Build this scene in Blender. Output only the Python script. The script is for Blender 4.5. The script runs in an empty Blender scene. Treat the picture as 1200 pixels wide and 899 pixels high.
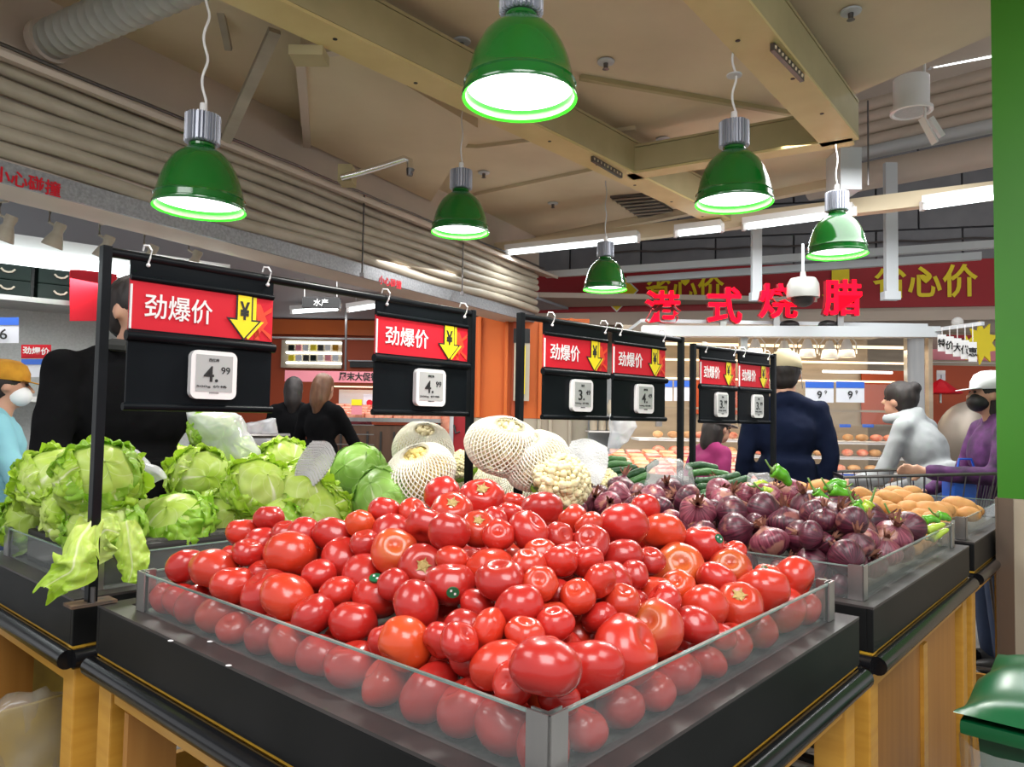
import bpy, bmesh, math, random
from mathutils import Vector, Matrix, noise
R = math.radians
rnd = random.Random(7)
scn = bpy.context.scene
col = scn.collection

# ---------------------------------------------------------------- camera
F = 860.0                       # focal length in pixels of the 1200x899 frame
CAM = Vector((0, 0, 1.32))
MC = Matrix.Rotation(R(90 + 2.7), 4, 'X') @ Matrix.Rotation(R(1.0), 4, 'Z')
cam = bpy.data.objects.new('camera', bpy.data.cameras.new('camera'))
cam.matrix_world = Matrix.Translation(CAM) @ MC
cam.data.sensor_width = 36.0
cam.data.lens = F / 1200 * 36
cam.data.clip_start = 0.02
col.objects.link(cam)
scn.camera = cam

# ---------------------------------------------------------------- light
world = bpy.data.worlds.new('world'); scn.world = world
world.use_nodes = True
world.node_tree.nodes['Background'].inputs[0].default_value = (0.95, 0.97, 1.0, 1)
world.node_tree.nodes['Background'].inputs[1].default_value = 0.75
scn.view_settings.view_transform = 'Standard'
scn.view_settings.look = 'None'
scn.view_settings.gamma = 1
scn.view_settings.exposure = 0.26
LAMP_W = 17.0       # power of one green pendant
TUBE_W = 12.0       # power per metre of fluorescent tube

def area(name, loc, direction, sx, sy, power, color=(1, 1, 1)):
    d = bpy.data.lights.new(name, 'AREA'); d.shape = 'RECTANGLE'
    d.size, d.size_y, d.energy, d.color = sx, sy, power, color
    o = bpy.data.objects.new(name, d); o.location = loc
    o.rotation_euler = Vector(direction).to_track_quat('-Z', 'Y').to_euler()
    col.objects.link(o); return o
# soft overhead fill lights added to brighten the shop, with no fixtures modelled
area('fill_light', (0.3, -0.6, 3.0), (0, 0.25, -1), 1.6, 1.6, 62)
area('fill_light', (1.9, 0.9, 3.0), (0, 0.1, -1), 1.2, 1.2, 26)
area('fill_light', (-1.9, 0.8, 3.0), (0.1, 0.1, -1), 1.2, 1.2, 26)
area('fill_light', (2.4, 4.3, 3.0), (0, 0.2, -1), 1.5, 1.5, 45)
area('fill_light', (-1.5, 6.5, 2.6), (0, 0.1, -1), 2.0, 2.0, 60)

# ---------------------------------------------------------------- pixel helpers
M3 = MC.to_3x3()
def ray(px, py):
    return (M3 @ Vector(((px - 600) / F, -(py - 449.5) / F, -1))).normalized()
def atz(px, py, z):
    d = ray(px, py); return CAM + d * ((z - CAM.z) / d.z)
def aty(px, py, y):
    d = ray(px, py); return CAM + d * (y / d.y)
def onv(px, py, p, q):          # on the vertical plane through ground points p and q
    d = ray(px, py); n = Vector((q[1] - p[1], -(q[0] - p[0]), 0))
    t = (Vector((p[0], p[1], 0)) - CAM).dot(n) / d.dot(n)
    return CAM + d * t

# ---------------------------------------------------------------- materials
def new_mat(name):
    m = bpy.data.materials.new(name); m.use_nodes = True
    return m, m.node_tree, m.node_tree.nodes['Principled BSDF']
def mat(name, c, rough=0.5, metal=0.0, c2=None, scale=8.0, bump=0.0, bscale=None, coat=0.0, spec=0.5, stretch=None, detail=4):
    m, nt, b = new_mat(name)
    b.inputs['Base Color'].default_value = (*c, 1); b.inputs['Roughness'].default_value = rough
    b.inputs['Metallic'].default_value = metal; b.inputs['Coat Weight'].default_value = coat
    b.inputs['Coat Roughness'].default_value = 0.1; b.inputs['Specular IOR Level'].default_value = spec
    if c2 is None and not bump: return m
    tc = nt.nodes.new('ShaderNodeTexCoord'); mp = nt.nodes.new('ShaderNodeMapping')
    nt.links.new(tc.outputs['Object'], mp.inputs[0])
    if stretch: mp.inputs['Scale'].default_value = stretch
    if c2 is not None:
        n = nt.nodes.new('ShaderNodeTexNoise'); n.inputs['Scale'].default_value = scale; n.inputs['Detail'].default_value = detail
        r = nt.nodes.new('ShaderNodeValToRGB'); r.color_ramp.elements[0].position = 0.3; r.color_ramp.elements[1].position = 0.7
        r.color_ramp.elements[0].color = (*c, 1); r.color_ramp.elements[1].color = (*c2, 1)
        nt.links.new(mp.outputs[0], n.inputs['Vector']); nt.links.new(n.outputs['Fac'], r.inputs[0]); nt.links.new(r.outputs[0], b.inputs['Base Color'])
    if bump:
        n2 = nt.nodes.new('ShaderNodeTexNoise'); n2.inputs['Scale'].default_value = bscale or scale; n2.inputs['Detail'].default_value = 5
        bp = nt.nodes.new('ShaderNodeBump'); bp.inputs['Strength'].default_value = bump; bp.inputs['Distance'].default_value = 0.01
        nt.links.new(mp.outputs[0], n2.inputs['Vector']); nt.links.new(n2.outputs['Fac'], bp.inputs['Height']); nt.links.new(bp.outputs[0], b.inputs['Normal'])
    return m
def emit(name, c, s):
    m, nt, b = new_mat(name)
    b.inputs['Base Color'].default_value = (*c, 1)
    b.inputs['Emission Color'].default_value = (*c, 1); b.inputs['Emission Strength'].default_value = s; b.inputs['Specular IOR Level'].default_value = 0
    return m
def glassy(name, tint, milk, gl=0.10, rough=0.03, milkc=(0.8, 0.85, 0.85)):
    m = bpy.data.materials.new(name); m.use_nodes = True; nt = m.node_tree; nt.nodes.clear()
    o = nt.nodes.new('ShaderNodeOutputMaterial'); t = nt.nodes.new('ShaderNodeBsdfTransparent'); t.inputs[0].default_value = (*tint, 1)
    d = nt.nodes.new('ShaderNodeBsdfDiffuse'); d.inputs[0].default_value = (*milkc, 1)
    g = nt.nodes.new('ShaderNodeBsdfGlossy'); g.inputs['Roughness'].default_value = rough
    lw = nt.nodes.new('ShaderNodeLayerWeight'); pw = nt.nodes.new('ShaderNodeMath'); pw.operation = 'POWER'; pw.inputs[1].default_value = 4
    f = nt.nodes.new('ShaderNodeMath'); f.operation = 'MULTIPLY_ADD'; f.inputs[1].default_value = .35; f.inputs[2].default_value = gl * .25
    nt.links.new(lw.outputs['Facing'], pw.inputs[0]); nt.links.new(pw.outputs[0], f.inputs[0])
    a = nt.nodes.new('ShaderNodeMixShader'); a.inputs[0].default_value = milk
    b = nt.nodes.new('ShaderNodeMixShader')
    nt.links.new(t.outputs[0], a.inputs[1]); nt.links.new(d.outputs[0], a.inputs[2])
    nt.links.new(f.outputs[0], b.inputs[0]); nt.links.new(a.outputs[0], b.inputs[1]); nt.links.new(g.outputs[0], b.inputs[2])
    nt.links.new(b.outputs[0], o.inputs[0]); return m

M = {}
M['black'] = mat('black_panel', (0.008, 0.0085, 0.0085), 0.42, c2=(0.013, 0.013, 0.013), scale=5, spec=.12)
M['top'] = mat('black_top', (0.03, 0.028, 0.028), 0.42, c2=(0.055, 0.045, 0.043), scale=9, bump=.05)
M['rubber'] = mat('black_tube', (0.006, 0.006, 0.007), 0.22, spec=.35)
M['wood'] = mat('yellow_pine', (0.54, 0.255, 0.028), 0.42, c2=(0.64, 0.33, 0.045), scale=3, stretch=(1.5, 1.5, 14), coat=.2)
M['wood2'] = mat('yellow_pine_edge', (0.66, 0.38, 0.03), 0.4, c2=(0.56, 0.30, 0.03), scale=3, stretch=(9, 9, .8), coat=.2)
M['woodp'] = mat('pine_panel', (0.36, 0.15, 0.025), 0.5, c2=(0.44, 0.2, 0.04), scale=2.5, stretch=(12, 12, .6))
M['steel'] = mat('brushed_steel', (0.5, 0.49, 0.47), 0.3, 0.85, c2=(0.4, 0.4, 0.4), scale=20, stretch=(1, 1, .1))
M['chrome'] = mat('chrome', (0.8, 0.8, 0.8), 0.12, 1)
M['dsteel'] = mat('dark_steel', (0.16, 0.15, 0.15), 0.35, 0.9)
M['glass'] = glassy('tray_glass', (0.93, 0.95, 0.94), 0.05)
M['gedge'] = mat('glass_edge', (0.10, 0.17, 0.15), 0.15, c2=(.3, .38, .35), scale=3, spec=.8)
M['clear'] = glassy('clear_glass', (0.97, 0.98, 0.98), 0.03)
M['film'] = glassy('plastic_film', (0.92, 0.93, 0.95), 0.38, rough=.15, milkc=(.85, .87, .9))
M['film2'] = glassy('thin_plastic_film', (0.97, 0.97, 0.97), 0.2, rough=.1, milkc=(.85, .86, .86))
M['mat_floor'] = mat('tray_mat', (0.045, 0.047, 0.042), 0.9, c2=(0.11, 0.105, 0.095), scale=120)
M['post'] = mat('black_post', (0.004, 0.005, 0.006), 0.3, c2=(0.008, 0.009, 0.011), scale=12, spec=.15)
M['rust'] = mat('rusty_plate', (0.16, 0.09, 0.05), 0.75, c2=(0.05, 0.04, 0.035), scale=40)
M['signb'] = mat('sign_black', (0.003, 0.004, 0.005), 0.34, c2=(0.006, 0.008, 0.010), scale=4, spec=.08)
M['signred'] = mat('sign_red', (0.58, 0.008, 0.022), 0.5, spec=.3)
M['signred2'] = mat('sign_orange_red', (0.72, 0.06, 0.02), 0.35)
M['yellow'] = mat('sign_yellow', (0.85, 0.68, 0.01), 0.4)
M['ink'] = mat('black_ink', (0.01, 0.01, 0.01), 0.5)
M['white'] = mat('white_plastic', (0.78, 0.77, 0.76), 0.35)
M['lcd'] = mat('grey_screen', (0.4, 0.41, 0.4), 0.2, coat=.5)
M['paint'] = mat('cream_ceiling', (0.70, 0.60, 0.42), 0.7, c2=(0.60, 0.50, 0.34), scale=1.6, bump=.06, bscale=12, detail=8)
M['paint2'] = mat('pinkish_plaster', (0.62, 0.52, 0.43), 0.75, c2=(0.54, 0.46, 0.385), scale=2, bump=.05, bscale=14)
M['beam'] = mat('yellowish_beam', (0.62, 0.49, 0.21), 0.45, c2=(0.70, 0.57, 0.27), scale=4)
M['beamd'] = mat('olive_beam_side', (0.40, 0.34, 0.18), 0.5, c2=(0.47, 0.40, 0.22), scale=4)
M['duct'] = mat('cream_duct', (0.42, 0.37, 0.29), 0.5, c2=(0.33, 0.29, 0.22), scale=5, stretch=(1, 1, 4))
M['galv'] = mat('galvanised', (0.22, 0.22, 0.23), 0.5, 0.4, c2=(0.34, 0.35, 0.36), scale=60)
M['green'] = mat('lamp_green', (0.003, 0.105, 0.012), 0.16, c2=(0.004, 0.13, 0.015), scale=3, coat=.6)
M['greenin'] = mat('lamp_green_inside', (0.03, 0.75, 0.015), 0.4)
M['lampglow'] = emit('lamp_glow', (1, 1, 1), 3.2)
M['tube'] = emit('tube_glow', (0.9, 1, 1), 3.5)
M['sink'] = mat('heat_sink', (0.42, 0.44, 0.5), 0.4, 0.7)
M['colgreen'] = mat('column_green', (0.035, 0.20, 0.003), 0.4, c2=(0.03, 0.175, 0.003), scale=2)
M['colbeige'] = mat('column_beige', (0.40, 0.34, 0.25), 0.5, c2=(0.34, 0.28, 0.2), scale=2.5)
M['orange'] = mat('orange_wall', (0.66, 0.13, 0.012), 0.5, c2=(0.6, 0.12, 0.012), scale=2)
M['dorange'] = mat('dark_orange_wall', (0.42, 0.06, 0.01), 0.55)
M['bannerred'] = mat('banner_red', (0.36, 0.006, 0.014), 0.5, c2=(.3, .006, .012), scale=1.5)
M['greyblock'] = mat('grey_block', (0.15, 0.15, 0.165), 0.8, c2=(0.20, 0.20, 0.21), scale=4, bump=.1)
M['joint'] = mat('joint_grey', (0.09, 0.09, 0.1), 0.9)
M['neon'] = emit('neon_red', (1.0, 0.004, 0.018), 1.5)
M['neonside'] = mat('neon_side', (0.35, 0.01, 0.02), 0.5)
M['ctray'] = mat('cable_tray', (0.55, 0.58, 0.6), 0.5)
M['tile'] = mat('floor_tile', (0.50, 0.49, 0.48), 0.3, c2=(0.56, 0.55, 0.54), scale=3)
M['grout'] = mat('grout', (0.2, 0.19, 0.18), 0.8)
M['warm'] = mat('warm_steel', (0.34, 0.27, 0.20), 0.35, 0.3, c2=(0.46, 0.37, 0.27), scale=4, stretch=(.6,1,3))
M['warmglow'] = emit('warm_lamp', (1, .78, .5), 1.3)
M['skin'] = mat('skin', (0.45, 0.24, 0.16), 0.55, c2=(0.5, 0.27, 0.18), scale=9)
M['hair'] = mat('dark_hair', (0.006, 0.004, 0.004), 0.6, c2=(0.016, 0.009, 0.007), scale=30, stretch=(1, 1, .2), bump=.4)
M['hairbr'] = mat('brown_hair', (0.09, 0.035, 0.015), 0.5, c2=(0.16, 0.07, 0.03), scale=30, stretch=(1, 1, .2), bump=.4)
M['navy'] = mat('navy_cloth', (0.003, 0.006, 0.020), 0.95, c2=(0.005, 0.009, 0.028), scale=5, bump=.25, bscale=9, spec=.15)
M['blackcloth'] = mat('black_cloth', (0.0035, 0.0035, 0.004), 0.95, c2=(0.006, 0.006, 0.007), scale=6, bump=.3, bscale=9, spec=.1)
M['greycloth'] = mat('grey_cloth', (0.13, 0.13, 0.14), 0.9, c2=(0.17, 0.17, 0.18), scale=6, bump=.2)
M['dgrey'] = mat('dark_grey_cloth', (0.03, 0.032, 0.03), 0.9, c2=(.045, .045, .042), scale=6)
M['hoodie'] = mat('pale_grey_fleece', (0.27, 0.29, 0.30), 0.95, c2=(0.33, 0.35, 0.36), scale=5, bump=.35, bscale=8)
M['camo'] = mat('purple_camo', (0.012, 0.002, 0.02), 0.85, c2=(0.10, 0.02, 0.12), scale=14, bump=.2)
M['lblue'] = mat('light_blue_cloth', (0.18, 0.42, 0.5), 0.85, c2=(0.22, 0.48, 0.55), scale=5, bump=.2)
M['mustard'] = mat('mustard_knit', (0.55, 0.26, 0.02), 0.95, c2=(0.42, 0.19, 0.015), scale=25, bump=.5)
M['capbeige'] = mat('beige_cap', (0.45, 0.38, 0.24), 0.85)
M['capwhite'] = mat('white_cap', (0.72, 0.74, 0.76), 0.8)
M['blue'] = mat('blue_plastic', (0.015, 0.10, 0.5), 0.4)
M['denim'] = mat('jeans', (0.02, 0.035, 0.08), 0.9)
M['cyan'] = mat('tag_blue', (0.03, 0.13, 0.6), 0.4)
M['card'] = mat('white_card', (0.68, 0.70, 0.76), 0.5)
M['cream'] = mat('cream_wall', (0.50, 0.44, 0.34), 0.6, c2=(.44, .38, .3), scale=2)
M['brownw'] = mat('brown_wood', (0.07, 0.035, 0.02), 0.5, c2=(0.11, 0.055, 0.03), scale=4, stretch=(8, 8, .7))
M['dark'] = mat('dark_interior', (0.02, 0.018, 0.017), 0.6)
M['binG'] = mat('bin_green', (0.002, 0.095, 0.028), 0.3, c2=(0.002, 0.08, 0.024), scale=3)
M['binD'] = mat('bin_dark_green', (0.004, 0.05, 0.018), 0.4)
M['foam'] = mat('foam_net', (0.82, 0.80, 0.68), 0.6)
M['foamw'] = mat('white_foam', (0.55, 0.56, 0.55), 0.6, bump=.4, bscale=160)
M['pink'] = mat('pink_banner', (0.75, 0.25, 0.3), 0.5)
M['meat'] = mat('meat_red', (0.62, 0.10, 0.05), 0.4, c2=(0.8, 0.42, 0.28), scale=14)
M['bun'] = mat('golden_pastry', (0.45, 0.20, 0.07), 0.5, c2=(0.65, 0.38, 0.18), scale=20)
M['crate'] = mat('dark_green_crate', (0.003, 0.011, 0.008), 0.5, spec=.2)
M['greymesh'] = mat('grey_mesh', (0.36, 0.38, 0.38), 0.5, c2=(.44, .46, .46), scale=80)

# ---------------------------------------------------------------- mesh builder
def wm(o):
    m = o.matrix_basis.copy()
    while o.parent: o = o.parent; m = o.matrix_basis @ m
    return m
class MB:
    def __init__(s): s.bm = bmesh.new(); s.mi = 0
    def _new(s, geom):
        for f in geom: f.material_index = s.mi
    def box(s, c, size, rz=0.0, rot=None, bev=0.0):
        r = bmesh.ops.create_cube(s.bm, size=1)
        m = Matrix.Translation(c) @ (rot.to_4x4() if rot else Matrix.Rotation(rz, 4, 'Z')) @ Matrix.Diagonal((*size, 1))
        bmesh.ops.transform(s.bm, matrix=m, verts=r['verts'])
        fs = set(f for v in r['verts'] for f in v.link_faces)
        if bev:
            es = list(set(e for f in fs for e in f.edges))
            q = bmesh.ops.bevel(s.bm, geom=es, offset=bev, segments=2, affect='EDGES', profile=.7)
            fs = set(f for v in r['verts'] if v.is_valid for f in v.link_faces) | set(q['faces'])
        s._new(fs); return s
    def bar(s, a, b, w, h, up=(0, 0, 1)):          # rectangular bar from a to b
        a, b = Vector(a), Vector(b); d = b - a; x = d.normalized()
        u = Vector(up); y = u.cross(x).normalized(); z = x.cross(y)
        rot = Matrix((x, y, z)).transposed()
        return s.box((a + b) / 2, (d.length, w, h), rot=rot)
    def tube(s, a, b, r0, r1=None, seg=12, caps=True):
        a, b = Vector(a), Vector(b); d = b - a
        r1 = r0 if r1 is None else r1
        rot = d.to_track_quat('Z', 'Y').to_matrix().to_4x4()
        q = bmesh.ops.create_cone(s.bm, cap_ends=caps, segments=seg, radius1=r0, radius2=max(r1, 1e-5), depth=d.length,
                                  matrix=Matrix.Translation((a + b) / 2) @ rot)
        s._new(set(f for v in q['verts'] for f in v.link_faces)); return s
    def path(s, pts, r, seg=8, closed=False, rad=None):
        pts = [Vector(p) for p in pts]; n = len(pts); rings = []
        up = Vector((0, 0, 1))
        for i, p in enumerate(pts):
            a = pts[max(i - 1, 0)] if not closed else pts[i - 1]; b = pts[min(i + 1, n - 1)] if not closed else pts[(i + 1) % n]
            t = (b - a).normalized()
            x = up.cross(t)
            if x.length < .05: x = Vector((1, 0, 0)).cross(t)
            x.normalize(); y = t.cross(x)
            rr = rad[i] if rad else r
            rings.append([s.bm.verts.new(p + (x * math.cos(k * 2 * math.pi / seg) + y * math.sin(k * 2 * math.pi / seg)) * rr) for k in range(seg)])
        fs = []
        for i in range(n if closed else n - 1):
            A, B = rings[i], rings[(i + 1) % n]
            for k in range(seg): fs.append(s.bm.faces.new((A[k], A[(k + 1) % seg], B[(k + 1) % seg], B[k])))
        if not closed:
            fs.append(s.bm.faces.new(rings[0][::-1])); fs.append(s.bm.faces.new(rings[-1]))
        s._new(fs); return s
    def sph(s, c, r, seg=16, rings=10, scale=(1, 1, 1), rot=None):
        m = Matrix.Translation(c) @ (rot.to_4x4() if rot else Matrix()) @ Matrix.Diagonal((*scale, 1))
        q = bmesh.ops.create_uvsphere(s.bm, u_segments=seg, v_segments=rings, radius=r, matrix=m)
        s._new(set(f for v in q['verts'] for f in v.link_faces)); return s
    def lathe(s, prof, seg=32, c=(0, 0, 0), fn=None):
        rings = []
        for r, z in prof:
            ring = []
            for k in range(seg):
                a = 2 * math.pi * k / seg; rr = r * (fn(a, z) if fn else 1)
                ring.append(s.bm.verts.new((c[0] + rr * math.cos(a), c[1] + rr * math.sin(a), c[2] + z)))
            rings.append(ring)
        fs = []
        for A, B in zip(rings, rings[1:]):
            for k in range(seg): fs.append(s.bm.faces.new((A[k], A[(k + 1) % seg], B[(k + 1) % seg], B[k])))
        s._new(fs); return s
    def prism(s, pts, z0, z1, mtx=None):           # polygon in xy, extruded in z
        lo = [s.bm.verts.new((p[0], p[1], z0)) for p in pts]; hi = [s.bm.verts.new((p[0], p[1], z1)) for p in pts]
        n = len(pts); fs = [s.bm.faces.new(lo[::-1]), s.bm.faces.new(hi)]
        for k in range(n): fs.append(s.bm.faces.new((lo[k], lo[(k + 1) % n], hi[(k + 1) % n], hi[k])))
        if mtx: bmesh.ops.transform(s.bm, matrix=mtx, verts=lo + hi)
        s._new(fs); return s
    def slab(s, pts, off):                          # 3d polygon thickened by vector off
        off = Vector(off)
        lo = [s.bm.verts.new(Vector(p)) for p in pts]; hi = [s.bm.verts.new(Vector(p) + off) for p in pts]
        n = len(pts); fs = [s.bm.faces.new(lo[::-1]), s.bm.faces.new(hi)]
        for k in range(n): fs.append(s.bm.faces.new((lo[k], lo[(k + 1) % n], hi[(k + 1) % n], hi[k])))
        s._new(fs); return s
    def grid(s, fn, nu, nv, uvs=True):
        vs = [[s.bm.verts.new(fn(i / nu, j / nv)) for i in range(nu + 1)] for j in range(nv + 1)]
        uvl = s.bm.loops.layers.uv.verify() if uvs else None
        for j in range(nv):
            for i in range(nu):
                f = s.bm.faces.new((vs[j][i], vs[j][i + 1], vs[j + 1][i + 1], vs[j + 1][i])); f.material_index = s.mi
                if uvs:
                    for l, (a, b) in zip(f.loops, ((i, j), (i + 1, j), (i + 1, j + 1), (i, j + 1))): l[uvl].uv = (a / nu, b / nv)
        return s
    def mesh(s, name, mats, smooth=False, flat_fn=None, recalc=True):
        if recalc: bmesh.ops.recalc_face_normals(s.bm, faces=s.bm.faces)
        me = bpy.data.meshes.new(name); s.bm.to_mesh(me); s.bm.free()
        for m in (mats if isinstance(mats, (list, tuple)) else [mats]): me.materials.append(M[m] if isinstance(m, str) else m)
        if smooth:
            me.polygons.foreach_set('use_smooth', [True] * len(me.polygons))
            if smooth != 'full': me.set_sharp_from_angle(angle=R(40))
        return me
    def build(s, name, mats, parent=None, smooth=False, world=False, label=None):
        me = s.mesh(name, mats, smooth)
        if world and parent: me.transform(wm(parent).inverted())
        return put(name, me, parent, label=label)
def put(name, data, parent=None, label=None, loc=None, rot=None):
    o = bpy.data.objects.new(name, data); col.objects.link(o)
    if parent: o.parent = parent
    if loc is not None: o.location = loc
    if rot is not None: o.rotation_euler = rot
    if label: o['label'] = label
    return o
def tag(o, label, cat, group=None, kind=None):
    o['label'] = label; o['category'] = cat
    if group: o['group'] = group
    if kind: o['kind'] = kind
    return o
def thing(name, label, cat, loc=(0, 0, 0), rz=0.0, group=None):
    o = bpy.data.objects.new(name, None); col.objects.link(o); o.location = loc; o.rotation_euler = (0, 0, rz)
    o.empty_display_size = .05
    return tag(o, label, cat, group)
def struct(o): o['kind'] = 'structure'; return o
def dup(o, parent=None, **kw):
    c = o.copy(); col.objects.link(c); c.parent = parent
    for k in ('label', 'group'):
        if parent is None and k in kw and kw[k]: c[k] = kw[k]
    for ch in [x for x in KIDS.get(o.name, o.children)]: dup(ch, c)
    return c
KIDS = {}
def text_mesh(body, size, ext=0.0008, bold=0.0, sx=1.0, shear=0.0):
    cu = bpy.data.curves.new('t', 'FONT'); cu.body = body; cu.size = size; cu.extrude = ext; cu.offset = bold
    cu.align_x = 'CENTER'; cu.align_y = 'CENTER'; cu.resolution_u = 3; cu.shear = shear
    o = bpy.data.objects.new('t', cu); col.objects.link(o)
    dg = bpy.context.evaluated_depsgraph_get(); me = bpy.data.meshes.new_from_object(o.evaluated_get(dg))
    bpy.data.objects.remove(o); bpy.data.curves.remove(cu)
    # centre it exactly
    xs = [v.co.x for v in me.vertices]; ys = [v.co.y for v in me.vertices]
    if xs: me.transform(Matrix.Translation((-(min(xs) + max(xs)) / 2, -(min(ys) + max(ys)) / 2, 0)))
    if sx != 1: me.transform(Matrix.Diagonal((sx, 1, 1, 1)))
    me.materials.clear(); return me
def frame(c, xdir, tilt=0):                        # matrix: x along xdir, y up, z towards the viewer side
    x = Vector(xdir).normalized(); y = Vector((0, 0, 1)); z = x.cross(y).normalized(); y = z.cross(x)
    m = Matrix((x, y, z)).transposed().to_4x4(); m.translation = c; return m
def text(body, c, xdir, size, material, parent, name='lettering', ext=0.0008, bold=0.0, sx=1.0, w=None, shear=0):
    """size = character height; c = world centre"""
    me = text_mesh(body, 1.0, 0, bold, sx, shear)
    ys = [v.co.y for v in me.vertices]; xs = [v.co.x for v in me.vertices]
    h = max(ys) - min(ys); ww = max(xs) - min(xs)
    me2 = text_mesh(body, 1.0, ext * h / size, bold, sx, shear); bpy.data.meshes.remove(me)
    k = size / h; kx = (w / ww) if w else k
    me2.transform(Matrix.Diagonal((kx, k, k, 1)))
    me2.transform(frame(Vector(c), xdir))
    if parent: me2.transform(wm(parent).inverted())
    for m in (material if isinstance(material, (list, tuple)) else [material]): me2.materials.append(M[m])
    return put(name, me2, parent)

# ================================================================ SETTING
Z = Vector((0, 0, 1))
def prect(mb, x0, y0, x1, y1, d, th=0.05, **k):        # box that spans a pixel rectangle at a frontal depth
    a, b = aty(x0, y0, d), aty(x1, y1, d)
    mb.box(((a.x + b.x) / 2, d + th / 2, (a.z + b.z) / 2), (abs(b.x - a.x), th, abs(a.z - b.z)), **k); return mb
def line_at(p, q, t): return Vector((p[0] + (q[0] - p[0]) * t, p[1] + (q[1] - p[1]) * t, 0))

# floor with tiles where the photograph shows them
fl = struct(MB().box((0, 4, -0.03), (16, 18, 0.05)).build('floor', 'grout'))
tm = MB().box((0, 0, 0), (0.294, 0.294, 0.012), bev=.002).mesh('floor_tile', ['tile'])
k = 0
for i in range(7):
    for j in range(28):
        x, y = 0.45 + i * 0.3, 1.05 + j * 0.3
        put('floor_tile', tm, fl, loc=(x + 0.3 * math.floor(j / 7) * .9, y, 0.0))
for i in range(5):
    for j in range(7): put('floor_tile', tm, fl, loc=(-2.9 + i * 0.3, 1.3 + j * 0.3, 0.0))

# left duct wall line
WA = atz(0, 213, 2.35); WB = atz(622, 377, 2.35)
wd = (WB - WA).normalized(); wn = Vector((wd.y, -wd.x, 0))          # wn points to the room (right)
W0 = WA - wd * 3.2; LW = (WB - W0).length + .1
def wl(t, off=0.0, z=0.0):                                            # t metres from W0 along the wall, off towards the room
    p = W0 + wd * t + wn * off; return Vector((p.x, p.y, z))
angW = math.atan2(wd.y, wd.x)
mb = MB(); mb.slab([wl(0, 0, 2.35), wl(LW, 0, 2.35), wl(LW, 0, 2.45), wl(0, 0, 2.45)], -wn * .02)
st = struct(mb.build('trim_1', 'galv'))
mb = MB(); mb.slab([wl(0, -.02, 2.35), wl(LW, -.02, 2.35), wl(LW, -.30, 2.35), wl(0, -.30, 2.35)], (0, 0, .6))
struct(mb.build('wall_left_soffit'.replace('_soffit', ''), 'paint2'))
# upper wall behind the pipes and above them
mb = MB(); mb.slab([wl(0, -.12, 2.9), wl(LW + .3, -.12, 2.9), wl(LW + .3, -.12, 3.4), wl(0, -.12, 3.4)], -wn * .1)
mb.slab([wl(0, .12, 2.9), wl(LW + .3, .12, 2.9), wl(LW + .3, -.2, 2.97), wl(0, -.2, 2.97)], (0, 0, -.03))
struct(mb.build('wall_left_upper'.replace('_upper', ''), 'paint2'))
# the cream pipes along the wall
words = ['topmost', 'second from the top', 'third from the top', 'fourth from the top', 'fifth from the top', 'lowest']
for i in range(6):
    z = 2.865 - i * 0.075
    pts = [wl(t * LW / 30, .0 + .012 * math.sin(i * 2.1 + t * .55), z + .012 * math.sin(t * .8 + i)) for t in range(31)]
    tag(MB().path(pts, .034 + .004 * (i % 2), 12).build('pipe', 'duct', smooth=True),
        f'long cream painted pipe along the upper left wall, {words[i]} of the six', 'pipe', 'cream pipes on the left wall')
mb = MB()
mb.slab([wl(0, -.05, 2.45), wl(LW, -.05, 2.45), wl(LW, -.05, 2.92), wl(0, -.05, 2.92)], -wn * .04)
struct(mb.build('trim_2', 'duct'))
# thin cable bundle on the ledge above the pipes
pts = [wl(t * LW / 40, .1 + .01 * rnd.random(), 2.925 + .012 * rnd.random()) for t in range(41)]
tag(MB().path(pts, .009, 6).build('cable', 'dsteel', smooth=True), 'dark conduit lying on the ledge above the cream pipes', 'cable')
# hanging rods in front of the pipes
for nm, px, py0, py1 in (('first', 417, 235, 320), ('farther', 535, 292, 342)):
    a = onv(px, py1, WA, WB); a = a + wn * .06
    mb = MB().tube((a.x, a.y, a.z - .02), (a.x, a.y, 2.95), .007, seg=6); mb.box((a.x, a.y, a.z - .02), (.03, .03, .03))
    tag(mb.build('hanger_rod', 'dsteel'), f'thin dark rod hanging before the cream pipes, {nm} of two', 'rod')

# main ceiling
P = [atz(560, 292, 3.35), atz(700, 262, 3.35), atz(1003, 205, 3.35), atz(985, 118, 3.35), atz(1178, 34, 3.35)]
cp = [wl(0, -.2, 0), wl(LW + .2, -.2, 0)] + [Vector((p.x, p.y, 0)) for p in P] + [Vector((4.2, 2.6, 0)), Vector((4.2, -2.2, 0))]
mb = MB(); mb.slab([Vector((p.x, p.y, 3.35)) for p in cp], (0, 0, .1))
ceil = struct(mb.build('ceiling', 'paint'))
# the high void behind and right of it
mb = MB(); mb.box((3.5, 7, 4.75), (16, 16, .1)); struct(mb.build('ceiling', 'paint2'))
# shallow drop edge of the ceiling along the back
mb = MB(); mb.bar(Vector((P[0].x, P[0].y, 3.36)), Vector((P[2].x, P[2].y, 3.36)), .08, .16); struct(mb.build('trim_3', 'paint'))
# ceiling seams and the folded boards on the left
def bar_at(x0, y0, x1, y1, z, w, h): 
    mb = MB(); mb.bar(atz(x0, y0, z), atz(x1, y1, z), w, h); return mb
n = 4
for a in ((400, 164, 560, 172), (560, 172, 745, 150), (500, 240, 735, 190), (360, 60, 352, 168), (352, 168, 505, 240), (680, 90, 930, 133), (745, 190, 930, 145)):
    s = bar_at(*a, 3.34, .035, .035).build('trim_%d' % n, 'beamd' if n > 8 else 'paint'); n += 1; struct(s)
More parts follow.
